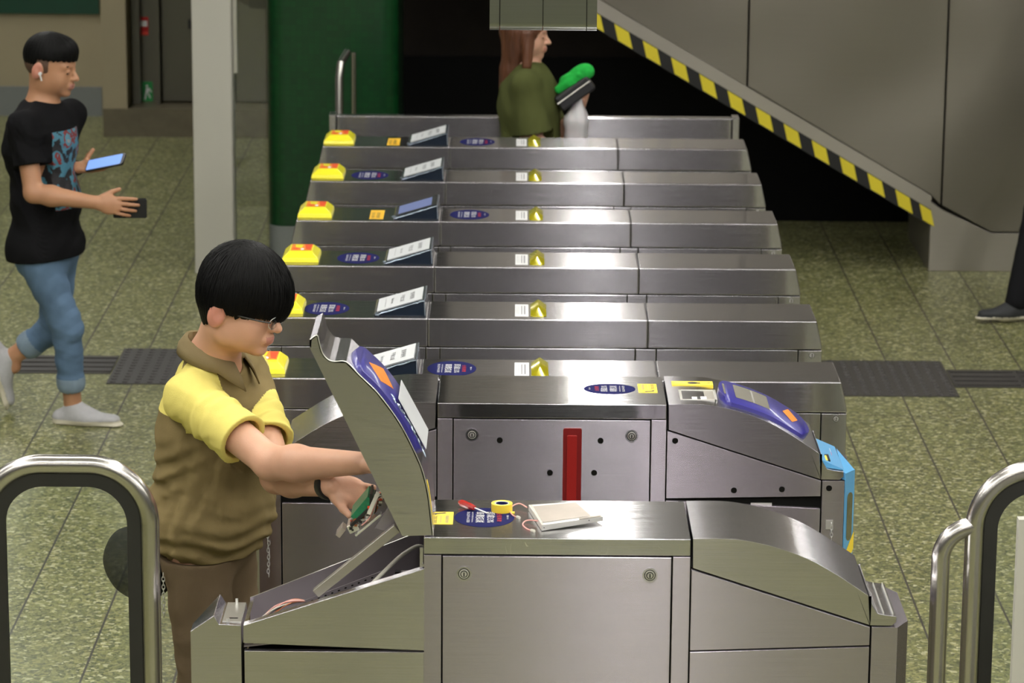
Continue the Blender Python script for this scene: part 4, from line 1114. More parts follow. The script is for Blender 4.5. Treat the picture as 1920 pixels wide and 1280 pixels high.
for i in range(5):
    jw.m(M[['pinkwire', 'black', 'cable', 'black', 'copper'][i]])
    pts = [P1(676 + i * 3, 998 - i * 4), P1(690 + i * 3, 985 - i * 2), P1(698 + i * 2, 968 - i * 3), P1(706 + i, 950 - i * 2), P1(716, 944)]
    jw.tube([(p[0], yc - .008 + i * .006, p[1]) for p in smoothline(pts, 5)], .0014, 6)
jw.build('wires', cu_, smooth=True)

# ------------------------------------------------------------------ newer gates
ZN = 1.02; NL, NR = -.869, 1.031; NLEN = NR - NL; NDEP = .268
def fx(f): return NL + NLEN * f


def wedge_pts(): pass


def new_gate(k):
    Yn = 9.60 + .8435 * k; Yb = Yn + NDEP
    o = empty('ticket_gate', ((NL + NR) / 2, Yn + NDEP / 2, 0))
    S = M['steel']; zf = ZN - .098; tp = .021
    b1_, b2_ = fx(.3035), fx(.6915)
    MB().m(M['gap']).box((NL + tp + .006, Yn + .01, .01), (NR - tp - .006, Yb - .01, ZN - .02)).build('inner_body', o)
    def cap(x0, x1, sl=0, sr=0):
        """fascia block, sloping ends, slightly curved shoulders"""
        pr = [(x0 + (tp if sl else 0), ZN), (x1 - (tp if sr else 0), ZN), (x1 - (.004 if sr else 0), ZN - .075), (x1, zf), (x0, zf), (x0 + (.004 if sl else 0), ZN - .075)]
        mb = MB().m(S).prism(pr, Yn, Yb)
        return mb.build('top_cover', o, bevel=.0052, seg=3, ang=40)
    e_ = .0004
    cap(NL, b1_ - e_, 1, 0); cap(b1_ + e_, b2_ - e_); cap(b2_ + e_, NR, 0, 1)
    zl = zf - .003
    xs = [NL, fx(.045), fx(.30), fx(.325), fx(.67), fx(.707), fx(.9575), NR]
    for i in range(7):
        nm = 'access_panel' if i in (1, 3, 5) else 'frame_post'
        q = MB().m(S).box((xs[i] + .0015, Yn + (.002 if i in (1, 3, 5) else 0), .0), (xs[i + 1] - .0015, Yb - (.002 if i in (1, 3, 5) else 0), zl)).build(nm, o, bevel=.002)
        if i in (0, 6): lock(q, (xs[i] + xs[i + 1]) / 2 + (.006 if i == 6 else 0), Yn, ZN - .117, .011)
    # yellow illuminated box
    x0, x1 = fx(.0112), fx(.0825); yA, yB = Yn + .045, Yb - .045; H = .038
    yb_ = MB().m(M['yellow'])
    i1, i2 = .026, .026
    r0 = [(x0, yA, ZN), (x1, yA, ZN), (x1, yB, ZN), (x0, yB, ZN)]
    r1 = [(x0 + .003, yA + .004, ZN + .016), (x1 - .003, yA + .004, ZN + .016), (x1 - .003, yB - .004, ZN + .016), (x0 + .003, yB - .004, ZN + .016)]
    r2 = [(x0 + i2, yA + i1, ZN + H), (x1 - i2, yA + i1, ZN + H), (x1 - i2, yB - i1, ZN + H), (x0 + i2, yB - i1, ZN + H)]
    yb_.faces(r0 + r1 + r2, [(3, 2, 1, 0)] + [(4 * j + i, 4 * j + (i + 1) % 4, 4 * j + 4 + (i + 1) % 4, 4 * j + 4 + i) for j in range(2) for i in range(4)] + [(8, 9, 10, 11)])
    yb_ = yb_.build('yellow_beacon', o, bevel=.003, seg=2, ang=20)
    pc_ = MB().m(M['orange']); zz = ZN + H + .0006
    x0i, x1i, yAi, yBi = x0 + i2 + .006, x1 - i2 - .003, yA + i1 + .012, yB - i1 - .004
    pc_.box((x0i, yAi, zz - .0004), (x1i, yBi, zz))
    ww, hh = x1i - x0i, yBi - yAi
    pc_.m(M['redprint']).slab((x0i, yAi, zz), (1, 0, 0), (0, 1, 0), [(ww * .72, hh * .2), (ww * .95, hh * .1), (ww * .98, hh * .95), (ww * .62, hh * .95)], .0004).slab((x0i, yAi, zz), (1, 0, 0), (0, 1, 0), [(ww * .05, hh * .15), (ww * .3, hh * .1), (ww * .45, hh * .3), (ww * .1, hh * .45)], .0004)
    pc_.m(M['yellow']).slab((x0i, yAi, zz), (1, 0, 0), (0, 1, 0), [(ww * .2, hh * .5), (ww * .5, hh * .4), (ww * .55, hh * .9), (ww * .15, hh * .95)], .0004).m(M['white']).slab((x0i, yAi, zz), (1, 0, 0), (0, 1, 0), ellipse(ww * .55, hh * .2, ww * .09, hh * .15, 12), .0004)
    pc_.build('picture_sticker', yb_)
    # card reader with sloping screen, wrapped in film
    x0, x1 = fx(.2065), fx(.3005); yA, yB = Yn + .018, Yb - .022
    h0_, h1_ = .010, .060
    cs = MB().m(M['readercase']).prism([(x0, ZN), (x1, ZN), (x1 - .006, ZN + h1_), (x0 + .004, ZN + h0_)], yA, yB).build('card_reader', o, bevel=.005, seg=2)
    U = Vector((x1 - x0 - .01, 0, h1_ - h0_)).normalized(); V = Vector((0, 1, 0)); L_ = Vector((x1 - x0 - .01, h1_ - h0_)).length
    ctr = Vector(((x0 + x1) / 2 - .001, (yA + yB) / 2 + .003, ZN + (h0_ + h1_) / 2 + .0006))
    if k == 3:
        MB().m(M['black']).slab(ctr, U, V, rrect(-L_ * .47, -.098, L_ * .47, .098, .006, 3), .0012).m(M['screen']).slab(ctr + Vector((0, 0, .0004)), U, V, rrect(-L_ * .40, -.08, L_ * .36, .08, .003, 3), .0014).build('screen', cs)
    else: notice(cs, ctr, U, V, L_ * .90, .192)
    ed = MB().m(M['wrap']); r_ = random.Random(40 + k)
    for t in range(9):
        a = Vector((x0 + .008 + (x1 - x0 - .016) * t / 9, yA - .0012, ZN + h0_ + (h1_ - h0_) * t / 9 - .003)); b = Vector((x0 + .008 + (x1 - x0 - .016) * (t + 1) / 9, yA - .0012, ZN + h0_ + (h1_ - h0_) * (t + 1) / 9 - .003))
        ed.cyl(a + Vector((0, 0, r_.uniform(-.002, .001))), b + Vector((0, 0, r_.uniform(-.002, .001))), r_.uniform(.0012, .0026), 6)
    for t in range(5): a = Vector((x0 + r_.uniform(-.004, .012), yA + r_.uniform(-.002, .01), ZN + r_.uniform(.002, .014))); ed.cyl(a, a + Vector((r_.uniform(.004, .012), r_.uniform(-.003, .003), r_.uniform(-.003, .006))), .0016, 5)
    ed.cyl((x1 - .004, yA, ZN + .006), (x1 - .007, yA + .002, ZN + h1_ - .004), .0016, 6).cyl((x1 - .005, yA + .01, ZN + h1_ - .001), (x1 - .005, yB - .005, ZN + h1_ - .001), .0018, 6)
    ed.build('film_edge', cs, smooth=True)
    # white label and gold wedge
    x0, x1 = fx(.457), fx(.481)
    lb = MB().m(M['white']).slab(((x0 + x1) / 2, Yn + .132, ZN), (1, 0, 0), (0, 1, 0), rrect(-(x1 - x0) / 2, -.092, (x1 - x0) / 2, .092, .003, 2), .0005)
    for j, (dx, hh) in enumerate(((-.016, .001), (-.010, .001), (0, .0035), (.010, .005))): lb.m(M['greyink']).box(((x0 + x1) / 2 + dx - hh / 2, Yn + .07, ZN + .0005), ((x0 + x1) / 2 + dx + hh / 2, Yn + .20, ZN + .0008))
    lb.build('instruction_label', o)
    xm = fx(.4985); hw_ = .0275; yA, yB = Yn + .03, Yn + .2; H = .025
    wd = MB().m(M['olive_acrylic'])
    v = [(xm - hw_, yA + .012, ZN), (xm - hw_ + .01, yA, ZN), (xm + hw_ - .01, yA, ZN), (xm + hw_, yA + .012, ZN), (xm + hw_, yB, ZN), (xm - hw_, yB, ZN),
         (xm - hw_, yA + .012, ZN + .005), (xm - hw_ + .01, yA, ZN + .003), (xm + hw_ - .01, yA, ZN + .003), (xm + hw_, yA + .012, ZN + .005), (xm + hw_, yB, ZN + .006), (xm - hw_, yB, ZN + .006), (xm, yA + .045, ZN + H * .98), (xm, yB, ZN + H)]
    wd.faces(v, [(5, 4, 3, 2, 1, 0), (0, 1, 7, 6), (1, 2, 8, 7), (2, 3, 9, 8), (3, 4, 10, 9), (5, 0, 6, 11), (4, 5, 11, 13, 10), (6, 7, 12), (7, 8, 12), (8, 9, 12), (9, 10, 13, 12), (11, 6, 12, 13)])
    wd.build('marker_wedge', o, bevel=.0015)
    # stickers
    ov = {0: .3535, 1: .121, 2: .1555, 3: .362, 4: .137, 5: .3665}[k]
    oval_sticker(o, (fx(ov), Yn + .138, ZN), (1, 0, 0), (0, 1, 0), fx(.0405) - NL, .098)
    if k in (3, 5):
        x = fx(.1725)
        ys_ = MB().m(M['yellowdull']).slab((x, Yn + .125, ZN), (1, 0, 0), (0, 1, 0), rrect(-.027, -.09, .027, .09, .003, 2), .0005)
        ys_.m(M['ink']).text('2920 2050', (x - .014, Yn + .11, ZN + .0006), (0, -1, 0), (1, 0, 0), .11, .011).text('求助熱線', (x + .006, Yn + .11, ZN + .0006), (0, -1, 0), (1, 0, 0), .11, .014)
        ys_.build('orange_sticker', o)
    return o


LAB = ['steel ticket gate directly behind the old style gates, papered card reader, third from the front',
       'steel ticket gate fourth from the front, its yellow beacon half hidden by the worker head',
       'steel ticket gate fifth from the front, blue oval sticker beside its yellow beacon',
       'steel ticket gate whose card reader screen is uncovered and glows blue',
       'steel ticket gate just beyond the one with the glowing blue screen, seventh from the front',
       'farthest steel ticket gate, orange sticker between its beacon and papered reader']
for k in range(6):
    g_ = new_gate(k); setp(g_, LAB[k], 'ticket gate', 'wide steel ticket gates in a row')
# last low barrier
Yn = 9.60 + .8435 * 6
br_ = empty('low_barrier', ((NL + NR) / 2, Yn, 0), 'plain low steel barrier behind the last ticket gate', 'barrier')
MB().m(M['steel']).box((NL + .035, Yn, 0), (NR - .035, Yn + .05, ZN)).build('barrier_plate', br_, bevel=.008, seg=3)
for x0, x1 in ((NL, NL + .033), (NR - .033, NR)):
    MB().m(M['steel']).box((x0, Yn - .003, 0), (x1, Yn + .09, ZN + .002)).build('end_post', br_, bevel=.004)

# ------------------------------------------------------------------ near railings
YR = 7.62


def rail_frame(x_in, x_out, zt, mirror, nm, label, extra=False):
    o = empty(nm, ((x_in + x_out) / 2, YR, 0), label, 'railing')
    s = 1 if not mirror else -1; R_ = 0.15; r = .0240

    def path(inset, rad):
        xi, xo, z = x_in - s * inset, x_out + s * inset, zt - inset
        pts = [(xi, YR, 0.0)]
        for i in range(29): a = R(90 * i / 28); pts.append((xi - s * rad * (1 - math.cos(a)), YR, z - rad + rad * math.sin(a)))
        for i in range(29): a = R(90 + 90 * i / 28); pts.append((xo + s * rad * (1 + math.cos(a)), YR, z - rad + rad * math.sin(a)))
        pts.append((xo, YR, 0.0)); return pts
    MB().m(M['tube']).tube(path(r, R_), r, 20).build('frame_tube', o, smooth=True)
    # gasket: flat black band inside the tube
    g_in, g_out = path(r * 2 - .002, R_ - r * 1.0), path(r * 2 + .031, R_ - .052)
    mb = MB().m(M['rubber']); n = len(g_in); vs = []
    for p, q in zip(g_in, g_out):
        for y_ in (-.011, .011): vs += [(p[0], YR + y_, p[2]), (q[0], YR + y_, q[2])]
    fs = []
    for i in range(n - 1):
        a, b = 4 * i, 4 * i + 4; fs += [(a, a + 1, b + 1, b), (a + 2, b + 2, b + 3, a + 3), (a + 1, a + 3, b + 3, b + 1), (a, b, b + 2, a + 2)]
    mb.faces(vs, fs); mb.build('gasket', o, smooth=True, ang=40)
    gp = [(p[0], p[2]) for p in g_out]; gp[0] = (gp[0][0], .02); gp[-1] = (gp[-1][0], .02)
    MB().m(M['glass']).prism(gp, YR - .004, YR + .004).build('glass_pane', o)
    return o


xr = at(302, 1150, Y=YR).x; zr = at(100, 852, Y=YR).z
rail_frame(xr, at(-45, 1100, Y=YR).x, zr, False, 'railing', 'glazed railing with curved steel tube frame at the left, beside the worker')
xr2 = at(1803, 1150, Y=YR).x; zr2 = at(1915, 862, Y=YR).z
ro = rail_frame(xr2, xr2 + 1.3, zr2, True, 'railing', 'glazed railing with curved steel tube frame at the right edge')
xo = at(1760, 1150, Y=YR).x; r = .0235
zz = at(1800, 983, Y=YR).z; rad = .085
pts = [(xo, YR, 0)] + [(xo + rad * (1 - math.cos(R(a))), YR, zz - rad + rad * math.sin(R(a)) - .004) for a in range(0, 91, 3)]
pts += [(xr2 + .012, YR, zz - .004)]
MB().m(M['tube']).tube(pts, r, 20).build('side_tube', ro, smooth=True)
# pale panel at the far right bottom
pa = at(1903, 1140, Y=7.3); MB().m(M['whitecol']).box((pa.x, 7.3, 0), (pa.x + .5, 7.33, pa.z + .22)).build('barrier_board', label='pale board at the bottom right corner behind the right railing', cat='board')
# ------------------------------------------------------------------ people: one smooth surface grown from blended limbs
import openvdb as vdb


def V3(*a): return np.array(a, float)


def unit(v): v = np.array(v, float); return v / np.linalg.norm(v)


class Field:
    def __init__(s, lo, hi, h):
        s.h = h; s.lo = np.array(lo, float); s.n = np.ceil((np.array(hi) - s.lo) / h).astype(int) + 1
        s.F = np.full(tuple(s.n), 1.0, np.float32)

    def reg(s, lo, hi):
        a = np.maximum(np.floor((np.array(lo) - s.lo) / s.h).astype(int), 0); b = np.minimum(np.ceil((np.array(hi) - s.lo) / s.h).astype(int) + 1, s.n)
        if np.any(b <= a): return None
        sl = tuple(slice(a[i], b[i]) for i in range(3))
        g = [(s.lo[i] + s.h * np.arange(a[i], b[i])).astype(np.float32) for i in range(3)]
        return sl, np.meshgrid(*g, indexing='ij', sparse=True)

    def comb(s, sl, d, k, mode):
        F = s.F[sl]
        if mode == 'add':
            if k > 0: hh = np.maximum(k - np.abs(F - d), 0) / k; F[...] = np.minimum(F, d) - hh * hh * k * .25
            else: F[...] = np.minimum(F, d)
        else:
            d = -d
            if k > 0: hh = np.maximum(k - np.abs(F - d), 0) / k; F[...] = np.maximum(F, d) + hh * hh * k * .25
            else: F[...] = np.maximum(F, d)

    def cone(s, a, b, ra, rb, k=.02, mode='add', sq=None):
        """sq=(axis, factor): flattened along axis"""
        a = np.array(a, float); b = np.array(b, float); m = max(ra, rb) + k + 3 * s.h
        r = s.reg(np.minimum(a, b) - m, np.maximum(a, b) + m)
        if r is None: return s
        sl, (X, Y, Z) = r
        ab = b - a; L2 = ab @ ab + 1e-12
        px, py, pz = X - a[0], Y - a[1], Z - a[2]
        t = np.clip((px * ab[0] + py * ab[1] + pz * ab[2]) / L2, 0, 1)
        qx, qy, qz = px - t * ab[0], py - t * ab[1], pz - t * ab[2]
        if sq is not None:
            ax, f = unit(sq[0]), sq[1]; c = (qx * ax[0] + qy * ax[1] + qz * ax[2]) * (1 / f - 1)
            d = (np.sqrt((qx + c * ax[0]) ** 2 + (qy + c * ax[1]) ** 2 + (qz + c * ax[2]) ** 2) - (ra + (rb - ra) * t)) * min(1, (1 + f) / 2)
        else: d = np.sqrt(qx * qx + qy * qy + qz * qz) - (ra + (rb - ra) * t)
        s.comb(sl, d.astype(np.float32), k, mode); return s

    def ell(s, c, r, Rm=None, k=.02, mode='add', k2=None):
        c = np.array(c, float); r = np.array(r, float); m = r.max() + k + 3 * s.h
        q = s.reg(c - m, c + m)
        if q is None: return s
        sl, (X, Y, Z) = q
        Rm = np.eye(3) if Rm is None else np.array(Rm)
        px, py, pz = X - c[0], Y - c[1], Z - c[2]
        l = [px * Rm[0, i] + py * Rm[1, i] + pz * Rm[2, i] for i in range(3)]
        k0 = np.sqrt(sum((l[i] / r[i]) ** 2 for i in range(3))); k1 = np.sqrt(sum((l[i] / r[i] ** 2) ** 2 for i in range(3))) + 1e-9
        d = k0 * (k0 - 1) / k1; d = np.where(k0 < 0.3, -r.min() * .7, d)
        s.comb(sl, d.astype(np.float32), k, mode); return s

    def every(s, fn):
        _, (X, Y, Z) = s.reg(s.lo, s.lo + s.n * s.h)
        fn(s.F, X, Y, Z); return s

    def plane(s, p, n, k=0.0):
        n = unit(n)
        def f(F, X, Y, Z):
            d = ((X - p[0]) * n[0] + (Y - p[1]) * n[1] + (Z - p[2]) * n[2]).astype(np.float32); F[...] = np.maximum(F, d)
        return s.every(f)

    def mesh(s, name, mats, matfn=None, parent=None, **kw):
        h = s.h; g = vdb.FloatGrid(3 * h); g.copyFromArray(np.clip(s.F, -3 * h, 3 * h).astype(np.float32))
        pts, tri, quad = g.convertToPolygons(0.0, 0.0)
        P = s.lo + np.array(pts) * h
        off = np.array([0, 0, 0], float) if parent is None else np.array(world_loc(parent))
        me = bpy.data.meshes.new(name)
        faces = [tuple(int(x) for x in q[::-1]) for q in quad] + [tuple(int(x) for x in q[::-1]) for q in tri]
        me.from_pydata([tuple(p) for p in (P - off)], [], faces)
        for m_ in mats: me.materials.append(m_)
        if matfn is not None and len(mats) > 1:
            cen = np.array([P[list(f)].mean(0) for f in faces]); me.polygons.foreach_set('material_index', matfn(cen).astype(np.int32))
        me.polygons.foreach_set('use_smooth', np.ones(len(me.polygons), bool))
        me.update(); o = bpy.data.objects.new(name, me); C.objects.link(o)
        # normals outward
        if len(faces):
            v = sum((P[f[0]] - P.mean(0)) @ np.cross(P[f[1]] - P[f[0]], P[f[2]] - P[f[0]]) for f in faces[::97])
            if v < 0: me.flip_normals()
        if parent is not None: o.parent = parent
        return setp(o, **kw)


def frame(fwd, up=(0, 0, 1)):
    f = unit(fwd); r = unit(np.cross(f, up)); u = np.cross(r, f); return f, r, u  # forward, right, up


def hand(F, wr, d, n, side, curls, s=1.0, spread=.06, thumb=(.62, .62, .4), tc=.4):
    """five fingers: d along the hand, n out of the palm, side=+1 puts the thumb on d x n"""
    d = unit(d); n = unit(np.array(n) - d * (np.array(n) @ d)); sv = unit(np.cross(d, n)) * side
    Rm = np.stack([d, sv, n], 1)
    F.ell(wr + d * .050 * s, (.052 * s, .041 * s, .0165 * s), Rm, .012)
    F.cone(wr - d * .01, wr + d * .03 * s, .024 * s, .026 * s, .012, sq=(n, .72))
    F.ell(wr + d * .035 * s + sv * .022 * s + n * .008 * s, (.03 * s, .017 * s, .014 * s), Rm, .010)
    for i, (o, L, r) in enumerate(((.030, .072, .0088), (.010, .080, .0090), (-.0105, .075, .0086), (-.030, .060, .0076))):
        p = wr + d * (.090 - .004 * abs(i - 1.2)) * s + sv * o * s; a = 0.0; c = curls[i + 1]
        dd = unit(d + sv * spread * (1.3 - i))
        for q, fr in enumerate((.45, .30, .25)):
            a += c * (.8, 1.1, .7)[q]
            e = p + (dd * math.cos(a) + n * math.sin(a)) * L * fr * s
            F.cone(p, e, r * s * (1 - .08 * q), r * s * (1 - .08 * (q + 1)), .004); p = e
    p = wr + d * .022 * s + sv * .026 * s; t = unit(d * thumb[0] + sv * thumb[1] + n * thumb[2])
    e = p + t * .042 * s; F.cone(p, e, .0135 * s, .0105 * s, .008)
    t2 = unit(t + d * tc + n * tc * .4); F.cone(e, e + t2 * .031 * s, .0102 * s, .0085 * s, .004)


def head(F, O, A, s, female=False):
    """A = (forward, right, up)"""
    f, r, u = A; Rm = np.stack([f, r, u], 1)
    def L(x, y, z): return O + (f * x + r * y + u * z) * s
    def E(x, y, z, a, b, c, k=.02, mode='add'): F.ell(L(x, y, z), np.array((a, b, c)) * s, Rm, k * s, mode)
    E(-.004, 0, .045, .097, .077, .088)
    E(.030, 0, -.015, .064, .064, .070, .03)
    E(.034, 0, -.055, .052, .056, .038, .03)
    for q in (-1, 1):
        E(.046, q * .036, -.026, .034, .028, .034, .02)
        E(.0, q * .048, -.042, .030, .020, .034, .02)
    E(.074, 0, -.083, .020, .022, .015, .02)
    E(.072, 0, .028, .024, .052, .016, .016)
    for q in (-1, 1): E(.099, q * .031, .010, .016, .016, .011, .012, 'sub')
    F.cone(L(.092, 0, .014), L(.113, 0, -.019), .0075 * s, .0115 * s, .010 * s)
    for q in (-1, 1): E(.101, q * .011, -.022, .011, .0085, .0075, .005)
    E(.092, 0, -.050, .016, .026, .016, .012)
    E(.0965, 0, -.046, .0095, .022, .0054, .003); E(.0945, 0, -.0565, .0095, .019, .0060, .003)
    E(.1065, 0, -.0508, .010, .021, .0013, .002, 'sub')
    for q in (-1, 1):
        E(.083, q * .031, .009, .0125, .0135, .0115, .004)
        Re = np.stack([unit(f * .95 - u * .15 + r * q * .25), unit(r * q), unit(u + f * .12)], 1)
        F.ell(L(-.022, q * .078, .0), np.array((.022, .010, .035)) * s, Re, .006 * s)
        F.ell(L(-.015, q * .090, .004), np.array((.011, .0075, .018)) * s, Re, .004 * s, 'sub')


def torso(F, P, Cc, N, tf, wid=1.0, dep=1.0, inf=0.0, shL=None, shR=None, belly=1.0, k=.06):
    up = unit(N - P); f = unit(tf - up * (np.array(tf) @ up)); r = np.cross(f, up); Rm = np.stack([r, f, up], 1)
    F.ell(Cc, (.165 * wid + inf, .112 * dep + inf, .175 + inf), Rm, k)
    F.ell(P * .55 + Cc * .45 + f * .012 * belly, (.150 * wid + inf, .108 * dep * belly + inf, .16 + inf), Rm, k)
    F.ell(P, (.165 * wid + inf, .118 * dep + inf, .13 + inf), Rm, k)
    if shL is not None:
        F.cone(shL, shR, .050 + inf * .7, .050 + inf * .7, .05)
        F.cone(N - up * .01, Cc, .06 + inf * .6, .10, .05)


def folds(F, amp, dirs, freq, seed=0, warp=2.2):
    rg = np.random.RandomState(seed)
    def f(Fd, X, Y, Z):
        W = np.sin(X * 9 + Z * 7 + rg.rand() * 6) + np.sin(Y * 11 - Z * 8 + rg.rand() * 6)
        W2 = np.sin(X * 17 - Y * 13 + Z * 5 + rg.rand() * 6)
        tot = 0
        for i, dv in enumerate(dirs):
            dv = unit(dv); a = rg.rand() * 6.28
            w = np.sin((X * dv[0] + Y * dv[1] + Z * dv[2]) * freq * (1 + .35 * i) + a + warp * W + W2)
            tot = tot + w * np.abs(w) * (0.5 + .5 * np.sin(X * 6.1 + Y * 4 + Z * (5 + i) + a * 3))
        Fd += (amp * tot / len(dirs)).astype(np.float32)
    F.every(f); return F


def shoe(F, an, d, s=1.0, up=(0, 0, 1)):
    """an: ankle joint; d: toe direction"""
    d = unit(d); up = unit(np.array(up) - d * (np.array(up) @ d)); sv = np.cross(d, up); b = an - up * .058 * s
    F.cone(b - d * .045 * s, b + d * .06 * s, .037 * s, .044 * s, .03, sq=(up, .9)); F.cone(b + d * .06 * s, b + d * .155 * s, .044 * s, .033 * s, .03, sq=(up, .62))
    F.cone(b + up * .02 * s + d * .025 * s, an - up * .022 * s + d * .006, .041 * s, .040 * s, .03)
    F.cone(b - d * .045 * s - up * .018 * s, b + d * .165 * s - up * .018 * s, .036 * s, .036 * s, .01, sq=(up, .3))


def skinmat(name, c): return pmat(name, c, 0.5, var=0.10, vscale=18, bump=0.12, bscale=260, sss=0.08)


def cloth(name, c, var=.12, vs=14, bump=.35): return pmat(name, c, 0.85, var=var, vscale=vs, bump=bump, bscale=420, spec=.08)


M['skin_w'] = skinmat('skin_warm', (0.60, 0.335, 0.22))
M['skin_l'] = skinmat('skin_tan', (0.46, 0.235, 0.13))
M['skin_f'] = skinmat('skin_fair', (0.58, 0.32, 0.22))
M['ear'] = pmat('ear_skin', (0.56, 0.24, 0.17), 0.5, var=.1, sss=.1)
M['lips'] = pmat('lips', (0.46, 0.20, 0.155), 0.4, var=.1)
M['hair'] = pmat('black_hair', (0.004, 0.004, 0.004), 0.55, var=.5, vscale=3, bump=.5, bscale=60, stretch=(3, 3, .4), spec=.12)
M['hair_brown'] = pmat('auburn_hair', (0.10, 0.035, 0.014), 0.5, var=.8, vscale=8, bump=.8, bscale=60, stretch=(3, 3, .4))
M['eye'] = pmat('dark_eye', (0.012, 0.01, 0.01), 0.2, coat=.6)
M['khaki'] = cloth('khaki_shirt', (0.205, 0.155, 0.070))
M['khaki_d'] = cloth('khaki_collar', (0.20, 0.155, 0.08))
M['shirtyellow'] = cloth('pale_yellow_shirt', (0.72, 0.62, 0.17), var=.06)
M['trouser'] = cloth('brown_trousers', (0.15, 0.108, 0.066))
M['blacktee'] = cloth('black_tshirt', (0.008, 0.008, 0.009), var=.3)
M['denim'] = pmat('blue_denim', (0.11, 0.18, 0.28), 0.85, var=.55, vscale=5, bump=.4, bscale=350, spec=.2)
M['denim_cuff'] = pmat('pale_denim_cuff', (0.20, 0.27, 0.34), 0.85, var=.2, vscale=30)
M['olive'] = cloth('olive_shirt', (0.075, 0.085, 0.028))
M['darkcloth'] = cloth('dark_trousers', (0.012, 0.012, 0.014))
M['shoe'] = pmat('pale_grey_knit_shoe', (0.42, 0.42, 0.43), .7, var=.1, vscale=60)
M['sole'] = pmat('cream_sole', (0.62, 0.58, 0.46), .5, var=.06)
M['blackshoe'] = pmat('charcoal_shoe', (0.025, 0.027, 0.03), .7, var=.3)


def print_mat():
    m, t, b = nt('shirt_print'); L = t.links.new; g = node(t, 'ShaderNodeNewGeometry')
    v = node(t, 'ShaderNodeTexVoronoi'); v.inputs['Scale'].default_value = 22; nz = node(t, 'ShaderNodeTexNoise'); nz.inputs['Scale'].default_value = 14; nz.inputs['Detail'].default_value = 5
    L(g.outputs['Position'], v.inputs['Vector']); L(g.outputs['Position'], nz.inputs['Vector'])
    r = node(t, 'ShaderNodeValToRGB'); r.color_ramp.interpolation = 'CONSTANT'; e = r.color_ramp.elements
    e[0].color = (.012, .012, .015, 1); e[1].position = .44; e[1].color = (.06, .2, .28, 1)
    for p, c in ((.53, (.20, .03, .03, 1)), (.60, (.09, .26, .34, 1)), (.68, (.28, .28, .28, 1))): k = e.new(p); k.color = c
    L(nz.outputs['Fac'], r.inputs[0]); L(r.outputs[0], b.inputs['Base Color']); b.inputs['Roughness'].default_value = .7
    return m


M['print'] = print_mat()


def hair_strands(Fh, O, A, amp, seed=1, n1=46, n2=95):
    f, r, u = A; rg = np.random.RandomState(seed); a0, a1, a2 = rg.rand(3) * 6
    def fn(F, X, Y, Z):
        px, py, pz = X - O[0], Y - O[1], Z - O[2]
        lx = px * f[0] + py * f[1] + pz * f[2]; ly = px * r[0] + py * r[1] + pz * r[2]; lz = px * u[0] + py * u[1] + pz * u[2]
        az = np.arctan2(ly, lx + .02)
        F += (amp * (np.sin(az * n1 + a0 + 2 * np.sin(lz * 25 + az * 3)) * .5 + np.sin(az * n2 + a1 + 3 * np.sin(lz * 18 + az * 5)) * .5)).astype(np.float32)
    Fh.every(fn)


def local_cut(Fh, O, A, fn):
    """keep only where fn(lx,ly,lz) <= 0"""
    f, r, u = A
    def g(F, X, Y, Z):
        px, py, pz = X - O[0], Y - O[1], Z - O[2]
        lx = px * f[0] + py * f[1] + pz * f[2]; ly = px * r[0] + py * r[1] + pz * r[2]; lz = px * u[0] + py * u[1] + pz * u[2]
        F[...] = np.maximum(F, fn(lx, ly, lz).astype(np.float32))
    Fh.every(g)


def locals_(P, O, A):
    d = P - O; return d @ A[0], d @ A[1], d @ A[2]


def pv(px, py, Y): return np.array(at(px, py, Y=Y))


def limits(pts, m): P = np.array(pts); return P.min(0) - m, P.max(0) + m


def person(name, label, J, h=.004, skin='skin_w', wid=1.0, dep=1.0, belly=1.0, hs=1.0, legs=True, arm=1.0):
    """the skin: head, neck, arms, five-fingered hands, legs in one surface"""
    root = empty('person', (J['P'][0], J['P'][1], 0), label, 'person'); root.name = name
    pts = [J[k] for k in J if k in ('O', 'P', 'C', 'N', 'shR', 'elR', 'wrR', 'shL', 'elL', 'wrL', 'hpR', 'knR', 'anR', 'hpL', 'knL', 'anL')]
    lo, hi = limits(pts, .24); lo[2] = max(lo[2], 0.0)
    F = Field(lo, hi, h); A = J['A']; O = J['O']
    head(F, O, A, hs)
    f, r, u = A
    F.cone(O - u * .035 * hs - f * .022 * hs, J['N'], .054 * hs, .058 * hs, .03)
    torso(F, J['P'], J['C'], J['N'], J['tf'], wid * .88, dep * .85, 0, J['shL'], J['shR'], belly * .92)
    for s_, sd in (('R', -1), ('L', 1)):
        a, b, c = J['sh' + s_], J['el' + s_], J['wr' + s_]
        F.cone(a, b, .046 * arm, .038 * arm, .02); m_ = b * .72 + c * .28
        F.cone(b, m_, .038 * arm, .041 * arm, .02); F.cone(m_, c, .040 * arm, .0255 * arm, .02)
        d, n, side, cu, th = J['h' + s_]; hand(F, c, d, n, side, cu, thumb=th)
        if legs:
            F.cone(J['hp' + s_], J['kn' + s_], .075, .05, .03); F.cone(J['kn' + s_], J['an' + s_], .05, .036, .02)
            F.cone(J['an' + s_], J['an' + s_] - np.array((0, 0, .04)), .034, .034, .01)
    def mf(Pc):
        x, y, z = locals_(Pc, O, A); x, y, z = x / hs, y / hs, z / hs
        ear_ = (np.abs(y) > .0805) & (x > -.05) & (x < .004) & (np.abs(z) < .05)
        return ear_ * 2 + ((x > .086) & (np.abs(y) < .024) & (z < -.0405) & (z > -.0635) & (x > .0965 - .25 * np.abs(y))).astype(int)
    F.mesh('body', [M[skin], M['lips'], M['ear']], mf, root)
    return root


